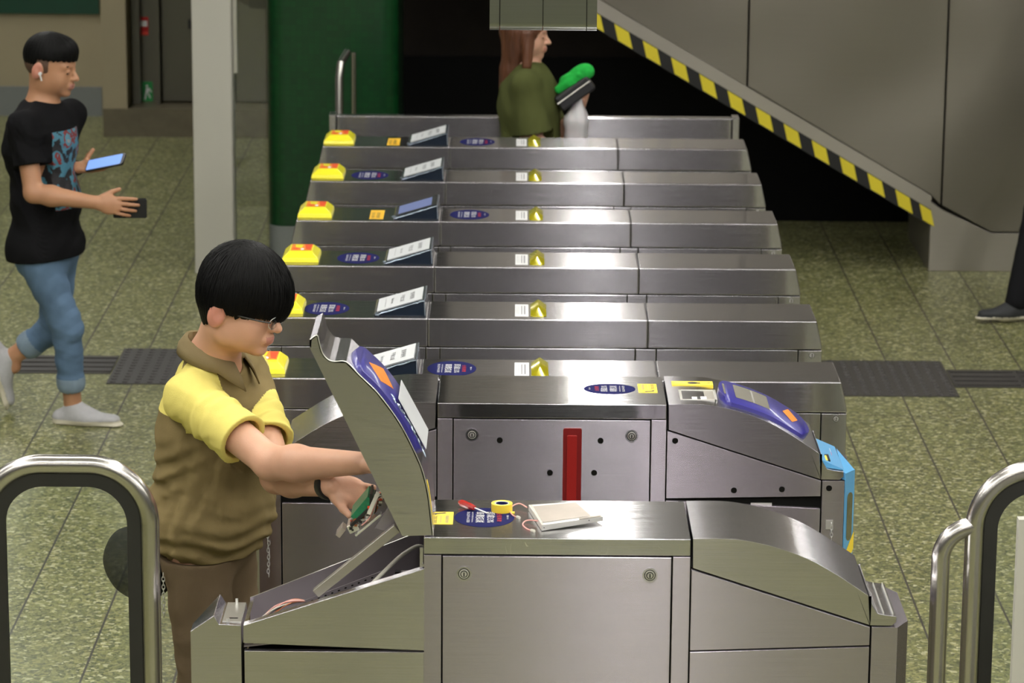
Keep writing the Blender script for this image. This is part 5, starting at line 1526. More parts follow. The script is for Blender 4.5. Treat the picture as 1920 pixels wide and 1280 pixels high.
def eyebits(root, O, A, s, q, brow=True, lookdown=.3):
    f, r, u = A
    def L(x, y, z): return Vector(O + (f * x + r * y + u * z) * s)
    MB().m(M['eye']).tube([L(.0905 - .25 * abs(y - .031), q * y, .0075 - lookdown * .008 + .0035 * math.cos((y - .031) * 130)) for y in (.019, .025, .031, .037, .043)], .0030 * s, 8).build('eye', root, smooth=True)
    if brow: MB().m(M['hair']).tube([L(.094 - .35 * (y - .018), q * y, .027 + .004 * math.sin((y - .015) * 80)) for y in (.014, .022, .030, .038, .047)], .0032 * s, 7).build('eyebrow', root, smooth=True)


# ================= the worker
hA = frame((math.cos(R(11)) * math.cos(R(-14)), math.cos(R(11)) * math.sin(R(-14)), -math.sin(R(11))))
HS = 1.07
ear = pv(408, 590, 8.10); O = ear + hA[0] * .020 * HS - hA[1] * .078 * HS
tf = unit((math.cos(R(-19)), math.sin(R(-19)), 0)); rt = unit(np.cross(tf, (0, 0, 1)))
Cc = pv(396, 800, 8.30); zs = pv(360, 722, 8.16)[2]
P = pv(392, 1075, 8.30) + np.array((0, 0, .0)); P[2] = .93
Nk = O - hA[2] * .165 - hA[0] * .035
Nk = np.array((pv(400, 690, 8.24)[0], 8.25, pv(400, 672, 8.24)[2]))
shR = pv(356, 742, 8.13); shL = shR - rt * .34 + np.array((0, 0, .005))
wl = unit((1, -.15, -.25))
W = dict(O=O, A=hA, P=P, C=Cc, N=Nk, tf=tf, shR=shR, shL=shL, elR=pv(508, 868, 7.90), wrR=pv(676, 868, 7.70), elL=pv(520, 893, 8.03), wrL=pv(622, 910, 7.80),
         hpR=P + rt * .085 - np.array((0, 0, .05)), hpL=P - rt * .085 - np.array((0, 0, .05)), hR=(unit((1, -.1, -.15)), unit((0, -.4, -1)), -1, (0, .3, .35, .4, .45), (.62, .62, .4)),
         hL=(unit((.93, -.25, -.28)), unit((-.25, -.85, .35)), 1, (0, .55, .6, .65, .7), (.75, .45, .5)))
W['knR'] = np.array((W['hpR'][0] + .03, W['hpR'][1] - .01, .50)); W['knL'] = np.array((W['hpL'][0] + .03, W['hpL'][1] + .02, .50))
W['anR'] = np.array((W['hpR'][0] - .0, W['hpR'][1] - .02, .085)); W['anL'] = np.array((W['hpL'][0] + .0, W['hpL'][1] + .03, .085))
wk = person('person', 'person in khaki and yellow work shirt and glasses repairing the opened gate', W, h=.0034, skin='skin_w', wid=1.02, dep=1.12, belly=1.12, hs=HS, arm=1.12)
eyebits(wk, O, hA, HS, 1); eyebits(wk, O, hA, HS, -1)
# hair: full bowl cut
HC = ear + np.array((1, 0, 0)) * .041 + np.array((0, 0, 1)) * .060 - hA[1] * .078 * HS
HC = np.array((HC[0], HC[1], HC[2]))
lo, hi = limits([HC], .19); Fh = Field(lo, hi, .0026)
Fh.ell(HC + hA[0] * .0 + V3(0, 0, .004), (.120, .103, .118), np.stack(hA, 1), .02)
Fh.ell(HC + V3(.056, 0, -.034), (.072, .082, .085), np.stack(hA, 1), .03)
Fh.ell(HC + V3(-.030, 0, -.035), (.088, .093, .10), np.stack(hA, 1), .03)
Fh.ell(HC + V3(-.045, 0, -.085), (.060, .060, .070), np.stack(hA, 1), .02)
hair_strands(Fh, HC, hA, .0010, 3, 61, 113)


def bowl(x, y, z):
    az = np.arctan2(y, x); jag = (.004 * np.sin(az * 23) + .003 * np.sin(az * 41 + 1) + .002 * np.sin(az * 77)) * (0.5 + .5 * np.sin(az * 7))
    # bottom edge height as a function of the fore-aft position (relative to the ear)
    zb = np.interp(x, [-.2, -.045, -.030, -.012, .012, .03, .07, .13], [-.045, -.050, -.035, .020, .022, .004, .002, -.004])
    zb = zb + jag
    return (zb - z) * .8


earc = ear - hA[1] * .078 * HS
local_cut(Fh, earc, hA, bowl)
# hollow for the face
Fh.ell(O + hA[0] * .055 * HS + hA[2] * (-.022) * HS, np.array((.060, .066, .062)) * HS, np.stack(hA, 1), .004, 'sub')
hr = Fh.mesh('hair', [M['hair']], None, wk)


def strands(parent, Fd, cen, A, eo, cut, n, mat, seed=2, nm='loose_strands', th0=8, th1=125, r=.0010, out=(.0, .0035)):
    """separate locks lying on the hair, running down from the crown past the cut edge"""
    rg = random.Random(seed); f, rr_, u = A; mb = MB().m(mat)
    def surf(d):
        ts = np.arange(.03, .17, Fd.h); pts = cen + np.outer(ts, d); ix = np.round((pts - Fd.lo) / Fd.h).astype(int)
        ok = np.all((ix >= 0) & (ix < Fd.n), 1); ts = ts[ok]; ix = ix[ok]; v = Fd.F[ix[:, 0], ix[:, 1], ix[:, 2]]
        k = np.where(v < 0)[0]; return (ts[k[-1]] if len(k) else None)
    for _ in range(n):
        az = rg.uniform(0, 6.28318); of = rg.uniform(*out); dz = rg.uniform(-.012, .008); pts = []; last = None; sw = rg.uniform(-.25, .25)
        t0 = th0 + rg.uniform(0, 50); th = t0
        while th < th1:
            a_ = az + sw * (th - t0) / 90; d = f * math.cos(a_) * math.sin(R(th)) + rr_ * math.sin(a_) * math.sin(R(th)) + u * math.cos(R(th)); s_ = surf(d)
            if s_ is None or (last is not None and abs(s_ - last) > .02): s_ = last
            if s_ is None: break
            p = cen + d * (s_ + of * min(1, (th - t0) / 40)); last = s_
            q = p - eo
            if (q @ u) < cut(q @ f) + dz: break
            pts.append(tuple(p)); th += 9
        if len(pts) > 3:
            P_ = [Vector(p) for p in pts]; m0 = len(P_); vs = []
            for i, p in enumerate(P_):
                k_ = r * (1 - .8 * abs(2 * i / (m0 - 1) - .9)); t = (P_[min(i + 1, m0 - 1)] - P_[max(i - 1, 0)]).normalized(); nn = (p - Vector(cen)).normalized(); sd_ = t.cross(nn).normalized()
                vs += [p + sd_ * k_ * 1.8, p + nn * k_, p - sd_ * k_ * 1.8]
            mb.faces(vs, [(3 * i + a, 3 * i + b, 3 * i + 3 + b, 3 * i + 3 + a) for i in range(m0 - 1) for a, b in ((0, 1), (1, 2), (2, 0))])
    return mb.build(nm, parent, smooth=True, ang=80)


strands(hr, Fh, HC, hA, earc, lambda x: float(np.interp(x, [-.2, -.045, -.030, -.012, .012, .03, .07, .13], [-.045, -.050, -.035, .020, .022, .004, .002, -.004])), 1500, M['hair'])
# glasses
gl_ = MB().m(M['chrome'])
def HL(x, y, z): return Vector(O + (hA[0] * x + hA[1] * y + hA[2] * z) * HS)
for q in (-1, 1):
    gl_.tube([HL(.112 - .12 * abs(math.cos(R(a))) * .06, q * .033 + .024 * math.cos(R(a)), .002 + .0145 * math.sin(R(a))) for a in range(0, 360, 20)], .0011, 6, closed=True)
    gl_.m(M['black']).tube([HL(.110, q * .058, .008), HL(.085, q * .070, .009), HL(.02, q * .078, .010), HL(-.02, q * .080, .006)], .0022, 6); gl_.m(M['chrome'])
gl_.tube([HL(.112, -.010, .006), HL(.115, 0, .008), HL(.112, .010, .006)], .0012, 6)
gg = gl_.build('glasses', wk, smooth=True, label='thin rimmed glasses')
for q in (-1, 1): MB().m(M['glass']).tube([HL(.1118, q * .033, .002), HL(.1124, q * .033, .002)], .0225, 20, flat=(.0225 * HS, .0140 * HS, hA[1])).build('lens', gg)

# shirt
lo, hi = limits([P, Cc, shR, shL, Nk, W['elR'] * .6 + shR * .4], .24); lo[2] = P[2] - .06; Fs = Field(lo, hi, .0034)
torso(Fs, P + V3(0, 0, .02), Cc, Nk + V3(0, 0, .0), tf, 1.02, 1.10, .018, shL, shR, 1.06)
Fs.ell(P + V3(0, 0, .04), (.196, .160, .11), np.stack([rt, tf, V3(0, 0, 1)], 1), .06)
sleeves = []
for s_ in 'RL':
    a, b = W['sh' + s_], W['el' + s_]; d = unit(b - a); L_ = np.linalg.norm(b - a); e = a + d * L_ * (.66 if s_ == 'R' else .7); sleeves.append((a, e, d))
    Fs.cone(a - V3(0, 0, .01), e, .064, .072, .035)


def cutsleeve(Fd, X, Y, Z):
    for (a, e, d) in sleeves:
        t = ((X - e[0]) * d[0] + (Y - e[1]) * d[1] + (Z - e[2]) * d[2])
        ax = a; dx = (X - e[0]) - t * d[0]; dy = (Y - e[1]) - t * d[1]; dz = (Z - e[2]) - t * d[2]
        near = np.sqrt(dx * dx + dy * dy + dz * dz) < .11
        m_ = near & (t > 0); Fd[m_] = np.maximum(Fd[m_], t[m_])


folds(Fs, .011, [(.3, .2, 1), (1, -.2, .55), (.8, .2, -.6), (.1, .1, 1)], 44, 4)


def bunch(Fd, X, Y, Z):
    zh_ = pv(390, 1040, 8.15)[2]; w = np.exp(-((Z - zh_ - .015) / .07) ** 2)
    Fd += (.0065 * w * np.sin((Z - zh_) * 125 + (X - P[0]) * 14 + 1.3 * np.sin(X * 23 + Y * 17))).astype(np.float32)
    # diagonal pulls from the small of the back towards the arm
    zb2 = pv(320, 900, 8.15)[2]; t = (Z - zb2) - .62 * (X - P[0] + .12); w = np.exp(-(t / .07) ** 2) * np.clip((P[0] + .08 - X) * 6, 0, 1)
    Fd += (.0055 * w * np.sin(t * 120 + 1.2 * np.sin(X * 15))).astype(np.float32)
    # creases round the sleeve
    for (a, e, d) in sleeves[:1]:
        t = ((X - a[0]) * d[0] + (Y - a[1]) * d[1] + (Z - a[2]) * d[2]); w = np.exp(-((t - .11) / .06) ** 2)
        Fd += (.0042 * w * np.sin(t * 150 + 26 * (Z - a[2]) + 9 * Y)).astype(np.float32)


Fs.every(bunch)
Fs.every(cutsleeve)
# hollow sleeve mouths
for (a, e, d) in sleeves: Fs.cone(e - d * .02, e + d * .05, .055, .06, .006, 'sub')
zh = P[2] + .03
hemn = unit((.10, .0, -1)); Fs.plane(np.array((P[0], P[1], pv(390, 1072, 8.12)[2])), hemn)
# the neck opening
Fs.cone(Nk - V3(0, 0, .02) + tf * .02, O - hA[2] * .05, .056, .056, .01, 'sub')


def shirtcol(Pc):
    ly = (Pc - Cc) @ rt; lf = (Pc - Cc) @ tf; z = Pc[:, 2]
    out = np.zeros(len(Pc), int)
    # yoke over the shoulders and upper back
    zy = zs - .085 - .04 * (lf > 0.02) * 0
    yoke = ((z > zy) & ((ly > .118) | (ly < -.172)) & (lf > -.03)) | ((z > zy) & (lf <= -.03))
    out[yoke] = 1
    for (a, e, d) in sleeves:
        v = Pc - a; t = v @ d; rr_ = np.linalg.norm(v - np.outer(t, d), axis=1)
        out[((t > .035) & (rr_ < .092) & (((Pc - Cc) @ rt) > .115) if a is sleeves[0][0] else (t > .16) & (rr_ < .083) & ((lf > .158) | (ly < -.135))) & (t < np.linalg.norm(e - a) + .02)] = 1
    return out


sh_o = Fs.mesh('shirt', [M['khaki'], M['shirtyellow']], shirtcol, wk)
# collar: a folded band of cloth round the neck, open at the front
def collar(parent, N0, fw, r_in, r_out, mat, th=.004, drop=.040, gap=26, tilt=.36):
    rr_ = unit(np.cross(fw, (0, 0, 1))); n = 44; rows = []
    for i in range(n + 1):
        a = R(gap + (360 - 2 * gap) * i / n); ca, sa = math.cos(a), math.sin(a)
        fz = -tilt * .075 * (ca + .15)
        pt = max(0, 1 - min(i, n - i) / 5.0)
        top = N0 + (fw * ca * r_in * 1.05 + rr_ * sa * r_in) + V3(0, 0, .034 + fz - .012 * pt)
        mid = N0 + (fw * ca * (r_in + .010) + rr_ * sa * (r_in + .010)) + V3(0, 0, .036 + fz - .012 * pt)
        bot = N0 + (fw * ca * (r_out + .020 * pt) + rr_ * sa * r_out) + V3(0, 0, .034 + fz - drop - .042 * pt)
        inn = N0 + (fw * ca * r_in + rr_ * sa * r_in) + V3(0, 0, fz - .03)
        rows.append([tuple(inn), tuple(top), tuple(mid), tuple(mid * .5 + bot * .5 + (fw * ca + rr_ * sa) * .006), tuple(bot)])
    mb = MB().m(mat); mb.faces([v for r_ in rows for v in r_], [(5 * i + k, 5 * i + 5 + k, 5 * i + 6 + k, 5 * i + 1 + k) for i in range(n) for k in range(4)])
    o = mb.build('collar', parent, smooth=True, ang=70); so = o.modifiers.new('thickness', 'SOLIDIFY'); so.thickness = th; so.offset = 0
    return o


collar(sh_o, Nk + V3(.004, 0, .004), tf, .069, .100, M['khaki_d'])
# collar points, placket and chest pocket
def onchest(lat, z, push=.0):
    """point on the shirt front"""
    dep_ = .150 * math.sqrt(max(.05, 1 - (lat / .20) ** 2)); return Vector(np.array((Cc[0], Cc[1], 0)) + rt * lat + tf * (dep_ + push) + V3(0, 0, z))


# trousers
lo, hi = limits([W['hpR'], W['hpL'], W['anR'], W['anL'], P], .19); lo[2] = .02; Ft = Field(lo, hi, .0055)
Ft.ell(P - V3(0, 0, .03), (.156, .122, .12), np.stack([rt, tf, V3(0, 0, 1)], 1), .05)
for s_ in 'RL':
    Ft.cone(W['hp' + s_], W['kn' + s_], .090, .078, .05); Ft.cone(W['kn' + s_], W['an' + s_] - V3(0, 0, .03), .076, .068, .03)
folds(Ft, .006, [(.2, .1, 1), (.6, 0, .8), (-.5, .3, .8)], 42, 8)
Ft.plane(V3(0, 0, pv(390, 1072, 8.12)[2] + .012), (0, 0, 1)); Ft.plane((0, 0, .035), (0, 0, -1))
tro = Ft.mesh('trousers', [M['trouser']], None, wk)
for s_ in 'RL':
    F2 = Field(*limits([W['an' + s_], W['an' + s_] + tf * .2], .13), .005); shoe(F2, W['an' + s_], tf, 1.05); F2.plane((0, 0, 0.001), (0, 0, -1)); F2.mesh('shoe', [M['blackshoe']], None, wk)
# pocket edge seen at the thigh, watch, waist pouch
# watch band
wd_ = unit(W['wrL'] - W['elL']); q_ = W['wrL'] - wd_ * .014
b_ = MB().m(M['black']); u1 = unit(np.cross(wd_, (0, 0, 1))); u2 = np.cross(u1, wd_)
b_.tube([Vector(q_ + u1 * math.cos(R(a)) * .0345 + u2 * math.sin(R(a)) * .0335) for a in range(0, 360, 15)], .004, 10, closed=True, flat=(.0115, .0045, tuple(wd_)))
b_.build('wristband', wk, smooth=True, label='black wristband')
pc0 = pv(252, 1052, 8.36)
Fp = Field(*limits([pc0], .17), .004)
Fp.ell(pc0, (.082, .10, .098), np.stack([unit((1, 0, .28)), V3(0, 1, 0), unit((-.28, 0, 1))], 1), .01)
Fp.ell(pc0 + V3(.04, 0, -.03), (.07, .10, .07), None, .03)
folds(Fp, .003, [(.3, .2, 1), (1, 0, .3)], 60, 3)
po = empty('waist_pouch', tuple(pc0), 'round black fabric pouch worn at the back of the worker waist', 'pouch')
Fp.mesh('bag', [cloth('black_pouch_cloth', (.016, .017, .017), .4, 10)], None, po)
kc = MB().m(M['chrome']); kp = pv(306, 1078, 8.16)
for i in range(11):
    ln = [(kp[0] + (.004 * math.cos(R(a)) if i % 2 else 0), kp[1] + (0 if i % 2 else .004 * math.cos(R(a))), kp[2] - i * .011 + .0075 * math.sin(R(a))) for a in range(0, 360, 30)]
    kc.tube(ln, .0012, 5, closed=True)
kc.build('key_chain', wk, smooth=True)

# ================= walking man at the left
YM = 12.92
hA = frame((math.cos(R(8)) * math.cos(R(-12)), math.cos(R(8)) * math.sin(R(-12)), -math.sin(R(8)))); HS = 1.04
ear = pv(71, 133, YM - .08); O = ear + hA[0] * .020 * HS - hA[1] * .078 * HS
tf = unit((math.cos(R(-25)), math.sin(R(-25)), 0)); rt = unit(np.cross(tf, (0, 0, 1)))
Cc = pv(76, 270, YM); P = pv(86, 462, YM); Nk = pv(80, 202, YM)
shR = pv(44, 238, YM - .16); shL = shR - rt * .35
an = pv(136, 748, YM - .02); an[2] = .088
J = dict(O=O, A=hA, P=P, C=Cc, N=Nk, tf=tf, shR=shR, shL=shL, elR=pv(63, 362, YM - .22), wrR=pv(182, 380, YM - .26), elL=pv(92, 335, YM + .1), wrL=pv(146, 314, YM + .02),
         hpR=P + rt * .08, hpL=P - rt * .08, knR=pv(125, 610, YM - .06), anR=an, knL=pv(104, 612, YM + .12), anL=pv(24, 668, YM + .14),
         hR=(unit((1, -.1, -.12)), unit((.05, .9, -.1)), 1, (0, .18, .22, .25, .3), (.62, .5, .2)), hL=(unit((1, 0, .02)), unit((0, -.25, 1)), -1, (0, .15, .2, .25, .3), (.4, .5, .7)))
mn = person('person', 'person in black printed t-shirt and jeans walking right with phone and wallet', J, h=.0045, skin='skin_l', wid=.92, dep=.95, hs=HS)
eyebits(mn, O, hA, HS, 1, lookdown=.8); eyebits(mn, O, hA, HS, -1)
Fh = Field(*limits([O + hA[2] * .06], .17), .0032)
Fh.ell(O + (hA[0] * -.004 + hA[2] * .054) * HS, np.array((.109, .085, .094)) * HS, np.stack(hA, 1), .02)
Fh.ell(O + (hA[0] * .045 + hA[2] * .085) * HS, np.array((.060, .066, .050)) * HS, np.stack(hA, 1), .02)
hair_strands(Fh, O, hA, .0012, 8, 30, 70)
local_cut(Fh, O, hA, lambda x, y, z: ((np.where(x > .055, .052, np.where(x > -.03, .048 - .1 * (x + .03) * 0, .02 - .45 * (-.03 - x))) + .003 * np.sin(np.arctan2(y, x) * 27)) - z) * .8)
Fh.mesh('hair', [M['hair']], None, mn)
Fh = Field(*limits([O], .15), .0035)
Fh.ell(O + (hA[0] * -.006 + hA[2] * .030) * HS, np.array((.100, .0795, .080)) * HS, np.stack(hA, 1), .02)
local_cut(Fh, O, hA, lambda x, y, z: np.maximum(x - .02, (-.055 - z) * .8)); Fh.mesh('shaved_sides', [pmat('shaved_hair', (.10, .055, .035), .7, var=.2, vscale=60)], None, mn)
p_ = O + (hA[0] * -.004 + hA[1] * .088 + hA[2] * -.006) * HS
MB().m(M['white']).cyl(tuple(p_), tuple(p_ + hA[1] * .010), .0068, 12).tube([tuple(p_ + hA[1] * .008), tuple(p_ + hA[1] * .006 + hA[0] * .009 - hA[2] * .028)], .0034, 8).build('earbud', mn, smooth=True)
lo, hi = limits([P, Cc, shR, shL, Nk, J['elR']], .20); lo[2] = P[2] - .12; Fs = Field(lo, hi, .0048)
torso(Fs, P, Cc, Nk - V3(0, 0, .015), tf, .96, 1.12, .018, shL, shR, 1.0)
Fs.ell(P - V3(.01, 0, .02), (.160, .128, .13), np.stack([rt, tf, V3(0, 0, 1)], 1), .06)
sleeves = []
for s_ in 'RL':
    a, b = J['sh' + s_], J['el' + s_]; d = unit(b - a); L_ = np.linalg.norm(b - a); e = a + d * L_ * .58; sleeves.append((a, e, d)); Fs.cone(a, e, .058, .064, .03)
folds(Fs, .009, [(.3, .2, 1), (1, -.2, .6), (.7, .3, -.7)], 40, 14); Fs.every(cutsleeve)
for (a, e, d) in sleeves: Fs.cone(e - d * .015, e + d * .05, .05, .055, .006, 'sub')
Fs.plane((P[0], P[1], pv(80, 478, YM)[2]), (.08, 0, -1)); Fs.cone(Nk, O - hA[2] * .05, .055, .055, .01, 'sub')
za, zb_ = pv(100, 392, YM - .1)[2], pv(100, 246, YM - .1)[2]


def prt(Pc): ly = (Pc - Cc) @ rt; lf = (Pc - Cc) @ tf; return ((np.abs(ly - .0) < .095) & (lf > .03) & (Pc[:, 2] > za) & (Pc[:, 2] < zb_)).astype(int)


Fs.mesh('t_shirt', [M['blacktee'], M['print']], prt, mn)
lo, hi = limits([J['hpR'], J['hpL'], J['anR'], J['anL'], J['knL']], .17); Ft = Field(lo, hi, .005)
Ft.ell(P - V3(0, 0, .02), (.155, .12, .12), np.stack([rt, tf, V3(0, 0, 1)], 1), .05)
cuffs = []
for s_ in 'RL':
    d = unit(J['an' + s_] - J['kn' + s_]); e = J['an' + s_] - d * .085; cuffs.append((e, d))
    Ft.cone(J['hp' + s_], J['kn' + s_], .090, .063, .04); Ft.cone(J['kn' + s_], e, .063, .054, .03)
folds(Ft, .0065, [(.2, .1, 1), (.6, 0, .8), (-.5, .3, .8)], 62, 18)
for e, d in cuffs:
    def cc(Fd, X, Y, Z, e=e, d=d):
        t = (X - e[0]) * d[0] + (Y - e[1]) * d[1] + (Z - e[2]) * d[2]; near = (np.abs(X - e[0]) < .14) & (np.abs(Z - e[2]) < .14) & (t > 0); near = near & np.ones_like(t, bool); Fd[near] = np.maximum(Fd[near], t[near])
    Ft.every(cc)
    Ft.cone(e - d * .022, e - d * .006, .060, .060, .004); Ft.cone(e - d * .012, e + d * .03, .046, .046, .004, 'sub')


def cuffcol(Pc):
    o_ = np.zeros(len(Pc), int)
    for e, d in cuffs: v = Pc - e; o_[(v @ d > -.035) & (np.linalg.norm(v, axis=1) < .1)] = 1
    return o_


Ft.mesh('jeans', [M['denim'], M['denim_cuff']], cuffcol, mn)
for s_, d_, up_ in (('R', unit((1, -.18, 0)), (0, 0, 1)), ('L', unit((.25, 0, -1)), (1, 0, .25))):
    an_ = J['an' + s_]; F2 = Field(*limits([an_, an_ + d_ * .2], .13), .0045); shoe(F2, an_, d_, 1.08, up_); F2.plane((0, 0, 0.002), (0, 0, -1))
    uu = unit(np.array(up_) - d_ * (np.array(up_) @ d_)); lv = (an_ - uu * .062)
    F2.mesh('shoe', [M['shoe'], M['sole']], lambda Pc: ((Pc - lv) @ uu < -.0).astype(int) * ((Pc - lv) @ uu < -.004), mn)
wd_ = unit(J['wrL'] - J['elL']); q_ = J['wrL'] - wd_ * .012; u1 = unit(np.cross(wd_, (0, 0, 1))); u2 = np.cross(u1, wd_)
MB().m(M['black']).tube([Vector(q_ + u1 * math.cos(R(a)) * .030 + u2 * math.sin(R(a)) * .028) for a in range(0, 360, 15)], .004, 10, closed=True, flat=(.013, .004, tuple(wd_))).build('wristwatch', mn, smooth=True)
# phone and wallet
a = pv(162, 312, YM - .02); b = pv(233, 298, YM - .06); U = Vector(unit(b - a)); ph_c = Vector((a + b) / 2) + Vector((0, 0, .004)); Vv = Vector(unit((-.05, .9, .42))); Nn = U.cross(Vv).normalized(); Vv = Nn.cross(U)
po = empty('phone', tuple(ph_c), 'smartphone with a bright blue screen held by the walking person', 'phone')
Lh = (Vector(b) - Vector(a)).length / 2
MB().m(M['black']).slab(ph_c - Nn * .008, U, Vv, rrect(-Lh, -.037, Lh, .037, .010, 4), .008).build('case', po)
MB().m(pmat('phone_screen', (.05, .1, .25), .15, emis=((.25, .42, .9), .9))).slab(ph_c + Nn * .0002, U, Vv, rrect(-Lh + .004, -.033, Lh - .012, .033, .006, 3), .0006).build('screen', po)
a = pv(214, 393, YM - .27); b = pv(272, 394, YM - .29); po = empty('wallet', tuple(a), 'black wallet held out by the walking person', 'wallet')
MB().m(pmat('black_leather', (.008, .008, .009), .45, var=.3, bump=.3)).prism(rrect(a[0] - .008, a[2] - .040, b[0], a[2] + .038, .006, 4), YM - .240, YM - .223).build('cover', po, bevel=.002)
MB().m(M['darkcloth']).box((a[0] - .002, YM - .237, a[2] - .034), (b[0] - .004, YM - .226, a[2] + .0395)).build('card_pocket', po)

# ================= person with auburn hair
YW = 14.37
hA = frame((math.cos(R(4)) * math.cos(R(-6)), math.cos(R(4)) * math.sin(R(-6)), -math.sin(R(4)))); HS = .98
O = pv(984, 68, YW); tf = unit((math.cos(R(-8)), math.sin(R(-8)), 0)); rt = unit(np.cross(tf, (0, 0, 1)))
Nk = pv(985, 128, YW); Cc = pv(992, 195, YW); P = Cc + V3(-.0, 0, -.40)
shR = pv(985, 158, YW - .15); shL = shR - rt * .31
J = dict(O=O, A=hA, P=P, C=Cc, N=Nk, tf=tf, shR=shR, shL=shL, elR=pv(1004, 262, YW - .17), wrR=pv(1052, 305, YW - .12), elL=pv(1040, 262, YW + .12), wrL=pv(1088, 200, YW + .02),
         hpR=P + rt * .075, hpL=P - rt * .075, knR=P + rt * .08 + V3(.04, 0, -.42), knL=P - rt * .08 + V3(-.04, 0, -.42), anR=P + rt * .08 + V3(.05, 0, 0), anL=P - rt * .08 + V3(-.1, 0, 0),
         hR=(unit((.8, 0, .5)), unit((.5, .3, .8)), -1, (0, .5, .5, .5, .5), (.6, .5, .4)), hL=(unit((.35, -.1, .95)), unit((-.9, -.2, .3)), 1, (0, .35, .35, .4, .4), (.5, .5, .5)))
J['anR'][2] = .085; J['anL'][2] = .085
wm = person('person', 'person with long auburn hair and olive shirt walking behind the far gates', J, h=.005, skin='skin_f', wid=.85, dep=.9, hs=HS, arm=.85)
eyebits(wm, O, hA, HS, 1); eyebits(wm, O, hA, HS, -1)
lo, hi = limits([O + V3(-.02, 0, .15), O + V3(-.1, 0, -.36)], .13); Fh = Field(lo, hi, .004)
Fh.ell(O + (hA[0] * -.010 + hA[2] * .048) * HS, np.array((.110, .092, .102)) * HS, np.stack(hA, 1), .02)
Fh.cone(O + V3(-.035, 0, .02), O + V3(-.052, 0, -.20), .092, .060, .03, sq=((1, 0, 0), .8)); Fh.cone(O + V3(-.055, 0, -.16), O + V3(-.085, 0, -.29), .058, .030, .03)
Fh.cone(O + V3(.015, -.075, .02), O + V3(.01, -.095, -.12), .032, .022, .02)
hair_strands(Fh, O, hA, .0022, 5, 22, 47)
Fh.ell(O + (hA[0] * .085 + hA[2] * -.030) * HS, np.array((.075, .075, .085)) * HS, np.stack(hA, 1), .004, 'sub')
Fh.mesh('hair', [M['hair_brown']], None, wm)
lo, hi = limits([P + V3(0, 0, .1), Cc, shR, shL, Nk, J['elR']], .2); lo[2] = P[2] - .02; Fs = Field(lo, hi, .005)
torso(Fs, P + V3(0, 0, .04), Cc, Nk - V3(0, 0, .01), tf, .98, 1.12, .018, shL, shR, 1.0); sleeves = []
for s_ in 'RL':
    a, b = J['sh' + s_], J['el' + s_]; d = unit(b - a); e = a + d * np.linalg.norm(b - a) * .88; sleeves.append((a, e, d)); Fs.cone(a, e, .056, .078, .03)
folds(Fs, .009, [(.3, .2, 1), (1, -.2, .4), (.7, .3, -.3)], 36, 24); Fs.every(cutsleeve)
for (a, e, d) in sleeves: Fs.cone(e - d * .02, e + d * .05, .062, .066, .006, 'sub')
Fs.cone(Nk, O - hA[2] * .05, .052, .052, .01, 'sub'); Fs.plane((0, 0, P[2] + .02), (0, 0, -1)); Fs.mesh('shirt', [M['olive']], None, wm)


def simple_legs(root, J, P, rt, tf, mat, shm, seed, legr=(.09, .066, .055)):
    lo, hi = limits([J['hpR'], J['hpL'], J['anR'], J['anL'], P], .17); lo[2] = .02; Ft = Field(lo, hi, .007)
    Ft.ell(P, (.155, .12, .12), np.stack([rt, tf, V3(0, 0, 1)], 1), .05)
    for s_ in 'RL': Ft.cone(J['hp' + s_], J['kn' + s_], legr[0], legr[1], .04); Ft.cone(J['kn' + s_], J['an' + s_], legr[1], legr[2], .03)
    folds(Ft, .006, [(.2, .1, 1), (.6, 0, .8)], 42, seed); Ft.plane((0, 0, .05), (0, 0, -1)); Ft.mesh('trousers', [mat], None, root)
    for s_ in 'RL':
        an_ = J['an' + s_]; F2 = Field(*limits([an_, an_ + tf * .2], .13), .005); shoe(F2, an_, tf, 1.0); F2.plane((0, 0, .001), (0, 0, -1))
        F2.mesh('shoe', shm, (lambda Pc: (Pc[:, 2] < .030).astype(int)) if len(shm) > 1 else None, root)


simple_legs(wm, J, P, rt, tf, M['darkcloth'], [M['blackshoe']], 31)
# plush purse, bag
pa, pb = pv(1046, 195, YW - .09), pv(1108, 152, YW - .09); d = unit(pb - pa); nn = np.array((-d[2], 0, d[0]))
po = empty('purse', tuple(pa), 'black purse topped with bright green plush held by the person with auburn hair', 'purse')
mb = MB().m(pmat('purse_leather', (.012, .012, .014), .45, var=.3)); q = [pa + nn * .035, pb + nn * .035, pb - nn * .04, pa - nn * .04]
mb.prism([(v[0], v[2]) for v in q], YW - .11, YW - .03).build('body', po, bevel=.012, seg=3)
mb = MB().m(M['alu']).tube([tuple(pa + nn * .004 + V3(0, -.024, 0)), tuple(pb + nn * .006 + V3(0, -.024, 0))], .003, 6).build('zip', po)
Fp = Field(*limits([pa, pb], .12), .0035); g0 = pa + nn * .045; g1_ = pb + nn * .045
Fp.ell(pv(1092, 134, YW - .07), (.044, .034, .030), None, .03).ell(pv(1068, 150, YW - .07), (.040, .034, .030), None, .03).cone(pv(1048, 168, YW - .07), pv(1100, 134, YW - .07), .020, .030, .03)
folds(Fp, .0035, [(1, .3, .2), (.2, .5, 1)], 120, 7)
Fp.ell(pv(1085, 140, YW - .10), (.012, .012, .012), None, .004)
Fp.mesh('plush', [pmat('green_plush', (.01, .42, .05), .9, var=.3, vscale=60, bump=1, bscale=300)], None, po)
po = empty('carrier_bag', tuple(pv(1080, 230, YW - .05)), 'translucent white plastic bag hanging from the hand below the green purse', 'bag')
Fb = Field(*limits([pv(1082, 190, YW - .06), pv(1080, 300, YW - .06)], .12), .0045)
Fb.cone(pv(1085, 188, YW - .06), pv(1081, 225, YW - .06), .014, .052, .03); Fb.cone(pv(1081, 225, YW - .06), pv(1079, 290, YW - .06), .054, .064, .03)
